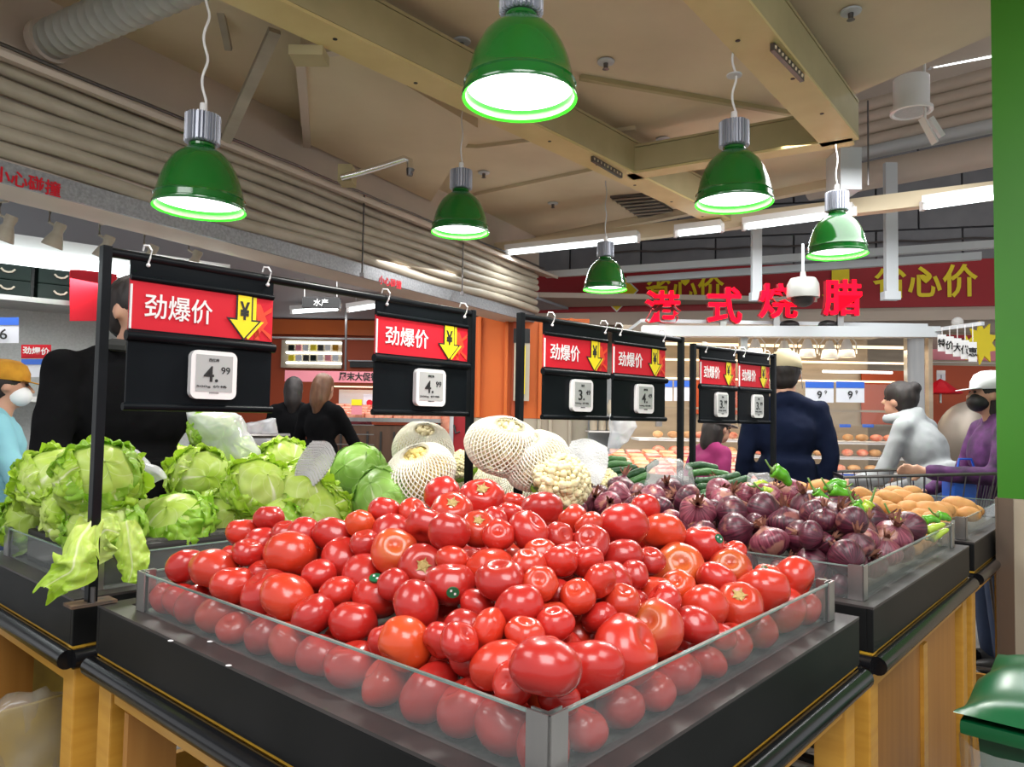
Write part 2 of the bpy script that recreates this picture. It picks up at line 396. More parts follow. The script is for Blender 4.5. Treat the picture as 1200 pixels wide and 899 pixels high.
# box panel hanging under the ceiling at the left of the long beam
a = [atz(352, 62, 3.2), atz(400, 55, 3.2), atz(560, 150, 3.2), atz(505, 236, 3.2), atz(360, 168, 3.2)]
mb = MB(); mb.slab(a, (0, 0, .15)); struct(mb.build('trim_%d' % n, 'paint')); n += 1
mb = MB(); mb.bar(a[0], a[4], .05, .06); mb.bar(a[0], a[1], .05, .06); struct(mb.build('trim_%d' % n, 'paint2')); n += 1
# diagonal strut
mb = MB(); mb.bar(aty(322, 36, 3.6), aty(264, 165, 4.2), .06, .03); tag(mb.build('diagonal_strut', 'duct'), 'slanted cream strut behind the left green lamp', 'strut')
mb = MB(); mb.bar(aty(256, 0, 3.6), aty(268, 58, 3.8), .035, .03); tag(mb.build('ceiling_bracket', 'duct'), 'short cream bracket beside the white lamp cord at the top', 'bracket')
# ribbed round duct upper left
p0, p1 = aty(58, 48, 3.45), aty(265, -42, 2.9)
root = thing('round_duct', 'ribbed round grey white ventilation duct in the upper left corner', 'duct', p0)
pts = [p0 + (p1 - p0) * (k / 60) for k in range(61)]
MB().path(pts, .085, 24, rad=[.094 if k % 3 == 0 else .086 for k in range(61)]).build('hose', mat('duct_sleeve', (.42, .42, .38), .5, c2=(.35, .35, .32), scale=12), root, smooth=True, world=True)
d = (p1 - p0).normalized()
MB().tube(p0 - d * .03, p0 + d * .015, .105, .105, 24).build('collar', 'paint2', root, world=True)

# yellowish beams
def beam(px, label, w=.2, h=.24, zb=3.02, ext0=0.0):
    a, b = atz(*px[0], zb), atz(*px[1], zb); d = (b - a).normalized(); a = a - d * ext0
    r = thing('ceiling_beam', label, 'beam', a)
    up = Vector((0, 0, 1))
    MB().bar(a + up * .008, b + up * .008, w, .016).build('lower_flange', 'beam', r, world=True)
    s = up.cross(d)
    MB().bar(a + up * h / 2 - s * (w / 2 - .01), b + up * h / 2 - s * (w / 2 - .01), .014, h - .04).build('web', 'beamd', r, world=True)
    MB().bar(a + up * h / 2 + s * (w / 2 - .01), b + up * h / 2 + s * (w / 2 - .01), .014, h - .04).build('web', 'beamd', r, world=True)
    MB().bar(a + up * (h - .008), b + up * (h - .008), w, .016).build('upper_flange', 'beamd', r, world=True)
    L = (b - a).length; k = int(L / .5)
    mb = MB()
    for i in range(1, k):
        c = a + d * (i * L / k) + s * rnd.uniform(-.05, .05); mb.tube(c - up * .002, c + up * .004, .011, seg=10)
    mb.build('bolt_hole', 'ink', r, world=True)
    return r
beam(((292, 0), (860, 268)), 'longest cream beam running diagonally from the top left to the centre', ext0=2.2, w=.19)
beam(((838, 0), (985, 168)), 'wide yellow beam running down from the top right centre', ext0=2.2, w=.21)
beam(((738, 208), (1000, 166)), 'shorter yellow cross beam joining the two diagonal beams', w=.13, h=.2)
# perforated connector plates on the beams
for (x0, y0, x1, y1, lab) in ((694, 186, 728, 206, 'perforated dark steel strip at the joint of the long beam'), (905, 55, 940, 92, 'perforated dark steel strip on the side of the wide yellow beam')):
    r = thing('perforated_plate', lab, 'plate', atz(x0, y0, 3.06))
    a, b = atz(x0, y0, 3.0), atz(x1, y1, 3.0)
    MB().bar(a, b, .02, .035).build('strip', 'dsteel', r, world=True)
    mb = MB(); d = (b - a)
    for i in range(9): mb.box(a + d * (i + .5) / 9 - Vector((0, .012, 0)), (.012, .012, .014))
    mb.build('slot', 'paint', r, world=True)
# cream joist behind the fluorescent row, with its grey end box
mb = MB(); mb.bar(atz(556, 296, 3.02), atz(1180, 222, 3.02), .1, .12); struct(mb.build('trim_%d' % n, 'paint')); n += 1
mb = MB(); prect(mb, 985, 172, 1010, 222, 5.3, .25); tag(mb.build('grey_box', 'ctray'), 'pale grey metal box at the end of the yellow beam', 'box')
mb = MB(); prect(mb, 338, 52, 378, 64, 3.3, .12); tag(mb.build('steel_stub', 'beamd'), 'short olive metal stub beside the long beam', 'bracket')
# wire hangers of the joist
for px, lab in ((1017, 'thin wire rod hanging beside the grey box'), (865, 'thin wire rod hanging over the green lamp right of the centre')):
    a = aty(px, 118 if px > 1000 else 40, 5.2)
    tag(MB().tube(a, (a.x, a.y, a.z - (.62 if px > 1000 else .15)), .006, seg=6).build('wire_rod', 'dsteel'), lab, 'rod')
# vent grille in the ceiling
g = [atz(715, 232, 3.33), atz(760, 228, 3.33), atz(795, 252, 3.33), atz(750, 256, 3.33)]
r = thing('vent_grille', 'dark square air grille in the ceiling right of the farthest green lamp', 'vent', g[0])
MB().slab(g, (0, 0, .02)).build('frame', 'dsteel', r, world=True)
mb = MB()
for i in range(7):
    t = (i + .5) / 7; mb.bar(g[0].lerp(g[3], t) - Z * .006, g[1].lerp(g[2], t) - Z * .006, .02, .008)
mb.build('slat', 'duct', r, world=True)
# sprinkler heads
for (px, py, lab) in ((997, 13, 'sprinkler head in the ceiling near the top right'), (710, 72, 'sprinkler head in the ceiling right of the nearest lamp'),
                      (541, 48, 'sprinkler head in the ceiling left of the nearest lamp'), (567, 202, 'tiny sprinkler head in the ceiling beside the centre lamp'), (648, 238, 'tiny sprinkler head in the ceiling near the farthest lamp'), (777, 163, 'sprinkler head behind the yellow cross beam')):
    p = atz(px, py, 3.345); r = thing('sprinkler_head', lab, 'sprinkler', p)
    MB().lathe([(0, 0), (.05, 0), (.048, -.008), (.02, -.012), (0, -.012)], 20).build('plate', 'ctray', r, smooth=True)
    MB().lathe([(0, -.01), (.014, -.012), (.012, -.04), (.02, -.045), (0, -.05)], 12).build('nozzle', 'dsteel', r, smooth=True)
# wall nozzle pipe
r = thing('bracket_pipe', 'chrome elbow pipe sticking out below the ceiling at the left of the centre lamp', 'pipe', aty(398, 202, 4.9))
MB().path([aty(400, 208, 4.8), aty(420, 203, 4.8), aty(450, 194, 4.8), aty(474, 186, 4.8), aty(480, 188, 4.8), aty(481, 203, 4.8)], .022, 10).build('arm', 'chrome', r, smooth=True, world=True)
MB().tube(aty(481, 198, 4.8), aty(480, 206, 4.8), .028, .02, 10).build('tip', 'dsteel', r, world=True)
prect(MB(), 396, 192, 412, 212, 4.85, .15).build('mount', 'beamd', r, world=True)

# high pipes at the right
for i, (py, rr, m_) in enumerate(((103, .062, 'paint2'), (118, .056, 'paint2'), (132, .056, 'paint2'), (147, .056, 'paint2'), (161, .06, 'ctray'), (190, .125, 'paint2'))):
    c = aty(1100, py, 6.2); d = Vector((math.cos(R(42)), -math.sin(R(42)), 0))
    tag(MB().tube(c - d * (1.6 if i < 5 else 1.1), c + d * 1.6, rr, seg=20).build('high_pipe', m_, smooth=True),
        ('thick pale duct below the stacked pipes high at the right' if i == 5 else 'pale pipe high at the right behind the round speaker, %s of the five stacked' % ['topmost', 'second', 'third', 'fourth', 'lowest'][i]), 'pipe')
# round ceiling speaker
r = thing('ceiling_speaker', 'round cream speaker hanging high at the right beside the green column', 'speaker', aty(1068, 132, 4.6))
MB().lathe([(0, .22), (.105, .22), (.105, .02), (.125, .02), (.125, 0), (.11, -.004), (.1, .006), (0, .008)], 32).build('housing', 'white', r, smooth=True)
MB().tube((0, 0, .003), (0, 0, .0045), .098, seg=28).build('grille', 'greymesh', r)
mb = MB(); mb.bar(aty(1080, 138, 4.5), aty(1096, 168, 4.5), .06, .012); mb.bar(aty(1090, 138, 4.5), aty(1104, 160, 4.5), .03, .03)
mb.tube(aty(1084, 140, 4.52), aty(1084, 140, 4.52) + Vector((0, 0, 1.35)), .008, seg=6); tag(mb.build('door_closer_bracket', 'white'), 'small white angled bracket beside the round cream speaker', 'bracket')

# grey block wall at the back, above the banner
BP, BQ = (0.0, 9.56), (6.9, 7.81)
bd = Vector((BQ[0] - BP[0], BQ[1] - BP[1], 0)).normalized(); bn = Vector((bd.y, -bd.x, 0))
def bw(t, off=0, z=0): return Vector((BP[0], BP[1], z)) + bd * t + bn * off
mb = MB(); mb.slab([bw(-1, 0, 2.6), bw(7.2, 0, 2.6), bw(7.2, 0, 4.75), bw(-1, 0, 4.75)], -bn * .1)
wb = struct(mb.build('wall_back', 'joint'))
blk = MB().box((0, 0, 0), (.88, .05, .36), bev=.006).mesh('block', ['greyblock'])
for j in range(4):
    for i in range(9):
        p = bw(-.6 + i * .9 + (.45 if j % 2 else 0), .02, 3.38 + j * .38)
        put('block', blk, wb, loc=p, rot=(0, 0, math.atan2(bd.y, bd.x)))
# conduit on the block wall
mb = MB(); mb.path([bw(1.1 + i * .25, .07, 3.42 + .01 * (i % 3)) for i in range(24)], .012, 6); tag(mb.build('wall_conduit', 'dsteel'), 'thin dark conduit running along the grey block wall', 'cable')
# cable trays in front of the wall
for k, (x0, y0, x1, y1, d0, d1, lab) in enumerate(((640, 322, 1168, 286, 8.2, 6.6, 'pale cable tray crossing in front of the red banner, upper one'), (735, 328, 1150, 300, 8.15, 6.7, 'pale cable tray crossing in front of the red banner, lower one'))):
    mb = MB(); mb.bar(aty(x0, y0, d0), aty(x1, y1, d1), .06, .07); tag(mb.build('cable_tray', 'ctray'), lab, 'tray')
for (x0, x1, y0, y1, dd, lab) in ((1038, 1053, 190, 351, 6.2, 'white vertical channel hanging in front of the right banner lettering'), (882, 893, 208, 352, 6.6, 'white vertical channel hanging left of the dome camera')):
    mb = MB(); prect(mb, x0, y0, x1, y1, dd, .05); prect(mb, x0 - 1, y1 - 10, x1 + 3, y1, dd - .02, .08); tag(mb.build('hanging_channel', 'ctray'), lab, 'channel')

# red banner on the back wall
ban = thing('banner', 'long red banner with yellow lettering across the back wall', 'banner', bw(.2, .03, 2.7))
def bpix(px, py, off=.05): 
    return onv(px, py, bw(0, off), bw(5, off))
q = [bpix(622, 367), bpix(1190, 358), bpix(1190, 302), bpix(624, 319)]
MB().slab(q, -bn * .03).build('panel', 'bannerred', ban, world=True)
def bline(x0, x1, y, s, w):
    c = (bpix((x0 + x1) / 2, y, .06)); wd_ = (bpix(x1, y, .06) - bpix(x0, y, .06)).length
    return text(s, c, bd, w, 'yellow', ban, bold=.02, w=wd_)
bline(756, 848, 337, '省心价', .33)
bline(1022, 1145, 330, '省心价', .38)
for px, py, s in ((803, 330, .055), (1085, 326, .062)):          # the little hearts in the middle character
    c = bpix(px, py, .065); pts = []
    for k in range(20):
        t = k / 20 * 2 * math.pi; pts.append((s / 16 * 16 * math.sin(t) ** 3, s / 16 * (13 * math.cos(t) - 5 * math.cos(2 * t) - 2 * math.cos(3 * t))))
    MB().prism(pts, 0, .004, frame(c, bd)).build('heart', 'yellow', ban, world=True)
def arrow_pts(s): return [(-.28 * s, .9 * s), (.28 * s, .9 * s), (.28 * s, .0), (.6 * s, 0), (0, -.75 * s), (-.6 * s, 0), (-.28 * s, 0)]
MB().prism(arrow_pts(.34), 0, .004, frame(bpix(985, 345, .07), bd)).build('arrow_mark', 'yellow', ban, world=True)
mb = MB(); s = .27
MB().prism([(-s, 0), (0, -s), (s, 0), (0, s)], 0, .003, frame(bpix(723, 341, .062), bd)).build('diamond_outline', 'white', ban, world=True)
MB().prism([(-s * .92, 0), (0, -s * .92), (s * .92, 0), (0, s * .92)], 0, .003, frame(bpix(723, 341, .066), bd)).build('diamond_mark', 'yellow', ban, world=True)
text('¥', bpix(723, 347, .072), bd, .12, 'ink', ban, bold=.01)
# lit board below the banner
mb = MB(); mb.slab([bpix(622, 382, .02), bpix(1190, 374, .02), bpix(1190, 358, .02), bpix(622, 367, .02)], -bn * .3); struct(mb.build('trim_%d' % n, 'paint2')); n += 1
# far wall of the back zone
mb = MB(); mb.box((4, 11.2, 1.5), (9, .1, 3.2)); struct(mb.build('wall_far', 'warm'))
mb = MB(); mb.box((4.5, 9.9, 2.78), (9, 2.6, .06)); struct(mb.build('ceiling', 'paint2'))

# orange column with ridges at the end of the pipe wall
cl = thing('orange_column', 'wide orange column with vertical ridges and a beige base behind the cauliflowers', 'column', (.2, 8.0, 0))
a0, a1 = aty(553, 490, 7.8).x, aty(690, 490, 7.8).x
MB().box(((a0 + a1) / 2, 8.1, (1.32 + 2.4) / 2), (a1 - a0, .5, 1.08)).build('orange_cladding', 'orange', cl, world=True)
MB().box(((a0 + a1) / 2, 8.1, .66), (a1 - a0 - .004, .49, 1.318)).build('beige_base', 'cream', cl, world=True)
for px in (560, 592, 601, 632, 645, 668):
    x = aty(px, 490, 7.8).x
    put('ridge', MB().box((x, 7.83, 1.86), (.035, .07, 1.08), bev=.006).mesh('ridge', ['orange' if px != 601 else 'dorange']), cl).matrix_basis = wm(cl).inverted()
    put('base_ridge', MB().box((x, 7.835, .66), (.035, .06, 1.31), bev=.006).mesh('base_ridge', ['cream']), cl).matrix_basis = wm(cl).inverted()
r = thing('vertical_sign', 'narrow vertical yellow and black sign on the orange column', 'sign', aty(611, 470, 7.75))
prect(MB(), 603, 386, 620, 470, 7.75, .03).build('board', 'cream', r, world=True)
prect(MB(), 602, 385, 621, 402, 7.74, .03).build('black_head', 'ink', r, world=True)
prect(MB(), 608, 405, 615, 462, 7.735, .03).build('yellow_band', 'yellow', r, world=True)

# green column on the right
x0 = atz(1150, 778, .55)
cx, cy = 1.935, 2.93
gc = thing('green_column', 'square column painted bright green above and beige below at the right edge', 'column', (cx + .3, cy + .25, 0))
ztop = aty(1160, 583, cy).z
gc.location = (cx, cy, 0); gc.rotation_euler = (0, 0, R(49))
MB().box((.25, -.35, (ztop + 3.4) / 2), (.5, .7, 3.4 - ztop)).build('green_cladding', 'colgreen', gc)
MB().box((.25, -.35, ztop / 2), (.498, .698, ztop)).build('beige_base', 'colbeige', gc)
MB().box((-.001, -.022, ztop / 2), (.006, .06, ztop)).box((.02, .004, ztop / 2), (.06, .006, ztop)).build('steel_corner_guard', mat('guard', (.22, .16, .12), .3, .7), gc)
# left zone: ceiling, far walls
mb = MB(); mb.slab([wl(0, -.31, 2.72), wl(LW + 3.4, -.31, 2.72), wl(LW + 3.4, -8, 2.72), wl(0, -8, 2.72)], (0, 0, .08)); struct(mb.build('ceiling', mat('pale_ceiling', (.42, .46, .5), .6)))
mb = MB(); mb.box((-3.2, 10.76, 1.4), (8.0, .1, 2.9)); struct(mb.build('wall_left_far', 'dorange'))

# ================================================================ LAMPS
def fins(a, z): return 1.0 if int(a / (2 * math.pi) * 56 + .5) % 2 else .86
SH_OUT = [(.175, 0), (.177, .006), (.176, .014), (.170, .018), (.168, .04), (.172, .045), (.166, .052), (.160, .075), (.150, .115), (.135, .155), (.113, .195), (.085, .225), (.055, .245), (.045, .25)]
SH_IN = [(.045, .246), (.085, .219), (.112, .19), (.132, .152), (.147, .112), (.156, .075), (.160, .052), (.163, .03), (.166, .006), (.175, 0)]
lm = MB().lathe(SH_OUT, 48).mesh('lamp_shade', ['green'], smooth=True)
mb = MB(); mb.lathe(SH_IN[6:], 48); li = mb.mesh('inner_rim', ['greenin'], smooth=True)
mb = MB(); mb.lathe([(0, .036), (.162, .036)], 48); ld = mb.mesh('diffuser', ['lampglow'])
lh = MB().lathe([(0, .385), (.055, .385), (.068, .38), (.068, .27), (.06, .265), (0, .265)], 112, fn=fins).mesh('heat_sink', ['sink'])
ln = MB().lathe([(.03, .27), (.04, .266), (.05, .262), (.05, .252), (.042, .246), (.045, .24)], 24).mesh('neck', ['green'], smooth=True)
lc = MB().lathe([(0, .43), (.014, .43), (.016, .385), (0, .385)], 16).mesh('cord_grip', ['white'], smooth=True)
lamps = [(234, 246, 105, -60, 'green pendant lamp on a white coiled cord at the far left', 0.0),
         (609, 117, 138, -150, 'largest and nearest green pendant lamp, cut by the top edge at the centre', 0.0),
         (539, 273, 69, 130, 'green pendant lamp left of the centre on a thin chain below the long beam', 0.0),
         (860, 239, 91, 50, 'green pendant lamp hanging from the wide yellow beam right of the centre', 0.0),
         (981, 299, 69, 168, 'green pendant lamp at the right in front of the red banner', 0.0),
         (709, 340, 52, 212, 'smallest and farthest green pendant lamp in front of the red banner', 0.0)]
for (px, py, w, ctop, lab, _) in lamps:
    d = .352 * F / w; p = aty(px, py, d)
    r = thing('pendant_lamp', lab, 'lamp', p, group='green pendant lamps')
    for nm, me in (('lamp_shade', lm), ('inner_rim', li), ('diffuser', ld), ('heat_sink', lh), ('neck', ln), ('cord_grip', lc)): put(nm, me, r)
    zt = max(aty(px, ctop, d).z, 2.95) - p.z; zt = min(zt, 3.35 - p.z)
    pts = []; nn = int((zt - .42) / .012)
    coil = .009 if w > 90 else .006
    for k in range(nn + 1):
        t = k / nn; pts.append((coil * math.cos(k * .42) * (1 if w > 90 else .8), coil * math.sin(k * .42), .42 + t * (zt - .42)))
    MB().path(pts, .0055 if w > 90 else .004, 6).build('cord', 'white' if w > 60 else 'ctray', r, smooth=True)
    if w in (91,): MB().tube((0, 0, .60), (0, 0, .606), .035, seg=16).build('cord_disc', 'ctray', r)
    L = bpy.data.lights.new('pendant_light', 'AREA'); L.shape = 'DISK'; L.size = .28; L.energy = LAMP_W; L.color = (1, .97, .92)
    lo = bpy.data.objects.new('pendant_light', L); col.objects.link(lo); lo.parent = r; lo.location = (0, 0, .03)
    L.spread = R(165)

# ---------------------------------------------------------------- fluorescent tubes
def tube_light(a, b, label, power=True, house=True, r0=.02, name='tube_light'):
    a, b = Vector(a), Vector(b); d = (b - a).normalized(); L = (b - a).length
    r = thing(name, label, 'light', (a + b) / 2)
    MB().tube(a + d * .03, b - d * .03, r0, seg=14).build('tube', 'tube', r, smooth=True, world=True)
    if house:
        up = Vector((0, 0, .05))
        MB().bar(a + up, b + up, .11, .05).build('housing', 'white', r, world=True)
        for e in (a, b): put('end_cap', MB().box((0, 0, .012), (.03, .05, .07)).mesh('end_cap', ['white']), r).location = e - (a + b) / 2
    if name == 'tube_light' and 'price sign' in label:
        for e in (a + d * .1, b - d * .1): MB().tube(e + Vector((0, 0, .07)), (e.x, e.y, 2.72), .004, seg=5).build('wire', 'ctray', r, world=True)
    if power:
        Ld = bpy.data.lights.new('tube_light_source', 'AREA'); Ld.shape = 'RECTANGLE'; Ld.size = L; Ld.size_y = .04; Ld.energy = TUBE_W * L; Ld.color = (.93, .98, 1)
        o = bpy.data.objects.new('tube_light_source', Ld); col.objects.link(o)
        o.matrix_world = Matrix.Translation((a + b) / 2 - Vector((0, 0, r0 + .01))) @ d.to_track_quat('X', 'Z').to_matrix().to_4x4()
    return r
zt = 2.93
tube_light(atz(594, 297, zt), atz(748, 281, zt), 'long fluorescent tube behind the centre lamp, left end of the ceiling row')
tube_light(atz(792, 275, zt), atz(846, 269, zt), 'short visible fluorescent tube in the ceiling row, second from the left')
tube_light(atz(872, 267, zt), atz(1000, 250, zt), 'fluorescent tube in the ceiling row between the two right lamps')
tube_light(atz(1082, 243, zt), atz(1215, 224, zt), 'fluorescent tube in the ceiling row beside the green column')
tube_light(aty(1090, 78, 6.8), aty(1210, 56, 6.4), 'fluorescent tube high in the opening at the top right')
tube_light(aty(342, 366, 9.2), aty(398, 362, 9.0), 'short fluorescent tube behind the first price sign, left one', house=True)
tube_light(aty(408, 364, 8.4), aty(462, 356, 8.2), 'short fluorescent tube between the two left price signs', house=True)

# ================================================================ TABLES
TO = Vector((.049, .791, .9)); TA = R(90 - 41)            # tray rim height, local x = along the right edge, y = along the left edge
TM = Matrix.Translation(TO) @ Matrix.Rotation(TA, 4, 'Z')
TI = TM.inverted()
def T(v, u, z=0.0): return TM @ Vector((v, u, z))
def table(name, label, v0, v1, u0, u1, posts=('fl', 'fr', 'bl', 'br'), drop=0.0):
    r = thing(name, label, 'table', T(v0, u0, -.9), TA)
    V, U = v1 - v0, u1 - u0; H = .9 - drop
    b = lambda mb, x0, x1, y0, y1, z0, z1, **k: mb.box(((x0 + x1) / 2, (y0 + y1) / 2, (z0 + z1) / 2), (x1 - x0, y1 - y0, z1 - z0), **k)
    b(MB(), 0, V, 0, .014, H - .098, H - .002, bev=.002).build('apron', 'black', r)
    b(MB(), 0, V, U - .014, U, H - .098, H - .002, bev=.002).build('apron', 'black', r)
    b(MB(), 0, .014, .0142, U - .0142, H - .098, H - .002, bev=.002).build('apron', 'black', r)
    b(MB(), V - .014, V, .0142, U - .0142, H - .098, H - .002, bev=.002).build('apron', 'black', r)
    mb = MB()
    b(mb, 0, V, 0, .05, H - .0015, H + .004); b(mb, 0, V, U - .05, U, H - .0015, H + .004); b(mb, 0, .05, .05, U - .05, H - .0015, H + .004); b(mb, V - .05, V, .05, U - .05, H - .0015, H + .004)
    mb.build('rim', 'top', r)
    b(MB(), .02, V - .02, .02, U - .02, H - .03, H - .006).build('tray_floor', 'mat_floor', r)
    # bumper tubes
    zb = H - .125
    for a, c in (((0.0, -.008, zb), (V, -.008, zb)), ((-.008, 0.0, zb), (-.008, U, zb)), ((V + .008, 0, zb), (V + .008, U, zb))):
        MB().tube(a, c, .021, seg=16).build('bumper_tube', 'rubber', r, smooth=True)
    # wooden frame
    z0, z1 = .30, H - .1
    w = .075
    b(MB(), .002, V - .002, .004, .03, H - .105, H - .099).build('top_strip', 'wood2', r)
    b(MB(), .004, .03, .002, U - .002, H - .105, H - .099).build('top_strip', 'wood2', r)
    for x, y in ((0, 0), (V - w, 0), (0, U - w), (V - w, U - w)):
        b(MB(), x + .01, x + w, y + .01, y + w, 0, z1 - .006, bev=.004).build('leg', 'wood', r)
    for (x0, x1, y0, y1) in ((w, V - w, .012, .04), (.012, .04, w, U - w), (w, V - w, U - .04, U - .012), (V - .04, V - .012, w, U - w)):
        b(MB(), x0 + .001, x1 - .001, y0, y1, z1 - .09, z1 - .006, bev=.002).build('top_rail', 'wood', r)
        b(MB(), x0 + .001, x1 - .001, y0, y1, .08, .16, bev=.002).build('bottom_rail', 'wood', r)
    return r, V, U, H
def tray_glass(r, x0, x1, y0, y1, H, h=.075, ext='wood2'):
    b = lambda mb, a, c, d_, e, f, g, **k: mb.box(((a + c) / 2, (d_ + e) / 2, (f + g) / 2), (c - a, e - d_, g - f), **k)
    t = .005; z0 = H + .005
    for (a, c, d_, e) in ((x0 + .02, x1 - .02, y0, y0 + t), (x0 + .02, x1 - .02, y1 - t, y1), (x0, x0 + t, y0 + .02, y1 - .02), (x1 - t, x1, y0 + .02, y1 - .02)):
        g = b(MB(), a, c, d_, e, z0, z0 + h).build('glass_panel', 'glass', r)
        b(MB(), a, c, d_ - .0006, e + .0006, z0 + h, z0 + h + .003).build('glass_edge', 'gedge', r)
    m = .032
    for (x, y, sx, sy) in ((x0, y0, 1, 1), (x1, y0, -1, 1), (x0, y1, 1, -1), (x1, y1, -1, -1)):
        mb = MB(); q = .003
        xs = sorted((x - sx * q, x + sx * m)); ys = sorted((y - sy * q, y)); b(mb, *xs, *ys, z0, z0 + h + .006)
        xs = sorted((x - sx * q, x)); ys = sorted((y - sy * q, y + sy * m)); b(mb, *xs, *ys, z0, z0 + h + .006)
        xs = sorted((x + sx * .006, x + sx * m)); ys = sorted((y + sy * .006, y + sy * .0085)); b(mb, *xs, *ys, z0, z0 + h + .006)
        xs = sorted((x + sx * .006, x + sx * .0085)); ys = sorted((y + sy * .0085, y + sy * m)); b(mb, *xs, *ys, z0, z0 + h + .006)
        mb.build('corner_bracket', 'steel', r)
tt, V, U, H = table('display_table', 'black topped yellow wood display table full of tomatoes in the foreground', 0, 1.084, 0, 1.237)
tray_glass(tt, .04, 1.02, .035, 1.13, H)
# inner side boards of the open frame
MB().box((.30, .06, .40), (.02, .10, .6)).build('inner_board', 'woodp', tt)
MB().box((.06, 1.09, .40), (.1, .02, .62)).build('inner_board', 'woodp', tt)
ot, V, U, H = table('display_table', 'black topped yellow wood display table holding the red onions at the right', 1.19, 2.365, 0, 1.2)
tray_glass(ot, .045, 1.10, .035, 1.12, H)
for x0, x1 in ((.085, 1.09),):
    MB().box(((x0 + x1) / 2, .035, .43), (x1 - x0 - .02, .012, .52)).build('wood_panel', 'woodp', ot)
MB().box((.6, .028, .43), (.05, .018, .52)).build('panel_stile', 'wood', ot)
pt, V, U, H = table('display_table', 'black topped display table with the last potatoes, mostly behind the green column', 2.46, 3.5, 0, 1.1)
tray_glass(pt, .045, .95, .035, 1.02, H)
lt, V, U, H = table('display_table', 'black topped yellow wood display table holding the lettuces at the left', -.02, 1.084, 1.315, 2.08)
tray_glass(lt, .045, 1.03, .05, .68, H)
MB().box((.06, .62, .40), (.1, .02, .62)).build('inner_board', 'woodp', lt)
ct, V, U, H = table('display_table', 'black topped display table holding the netted cauliflowers behind the lettuces', 1.19, 2.3, 1.315, 2.15)
tray_glass(ct, .045, 1.03, .05, .75, H)
kt, V, U, H = table('display_table', 'black topped display table holding the cucumbers behind the onions', 2.42, 3.4, 1.315, 2.15)
tray_glass(kt, .045, .93, .05, .75, H)

# small debris on the tomato table rim
for px, py, lab in ((246, 752, 'left'), (268, 780, 'middle'), (200, 751, 'far left')):
    p = TI @ atz(px, py, .906)
    tag(MB().sph(TM @ p, .0035, 8, 6, scale=(1.6, 1, .5)).build('crumb', 'white', smooth=True), f'tiny white crumb on the black rim left of the front corner, {lab} one', 'crumb')

# ================================================================ SIGN POSTS AND RAILS
def post_rail(P0, P1, ztop, label):
    a, b = Vector((P0[0], P0[1], 0)), Vector((P1[0], P1[1], 0)); d = (b - a).normalized()
    r = thing('sign_rack', label, 'rack', (a.x, a.y, .905))
    s = .019
    rz = math.atan2(d.y, d.x)
    for p in (a, b):
        MB().box((p.x, p.y, (.905 + ztop) / 2), (s, s * 1.3, ztop - .905), rz=rz, bev=.002).build('post', 'post', r, world=True)
        MB().box((p.x, p.y, .909), (.09, .05, .006), rz=rz).build('foot_plate', 'rust', r, world=True)
        MB().tube((p.x + .012, p.y - .014, .911), (p.x + .012, p.y - .014, .945), .005, seg=6).build('foot_bolt', 'dsteel', r, world=True)
    MB().tube((a.x, a.y, ztop - .012), (b.x, b.y, ztop - .012), .011, seg=12).build('rail', 'post', r, smooth=True, world=True)
    return a, b, d
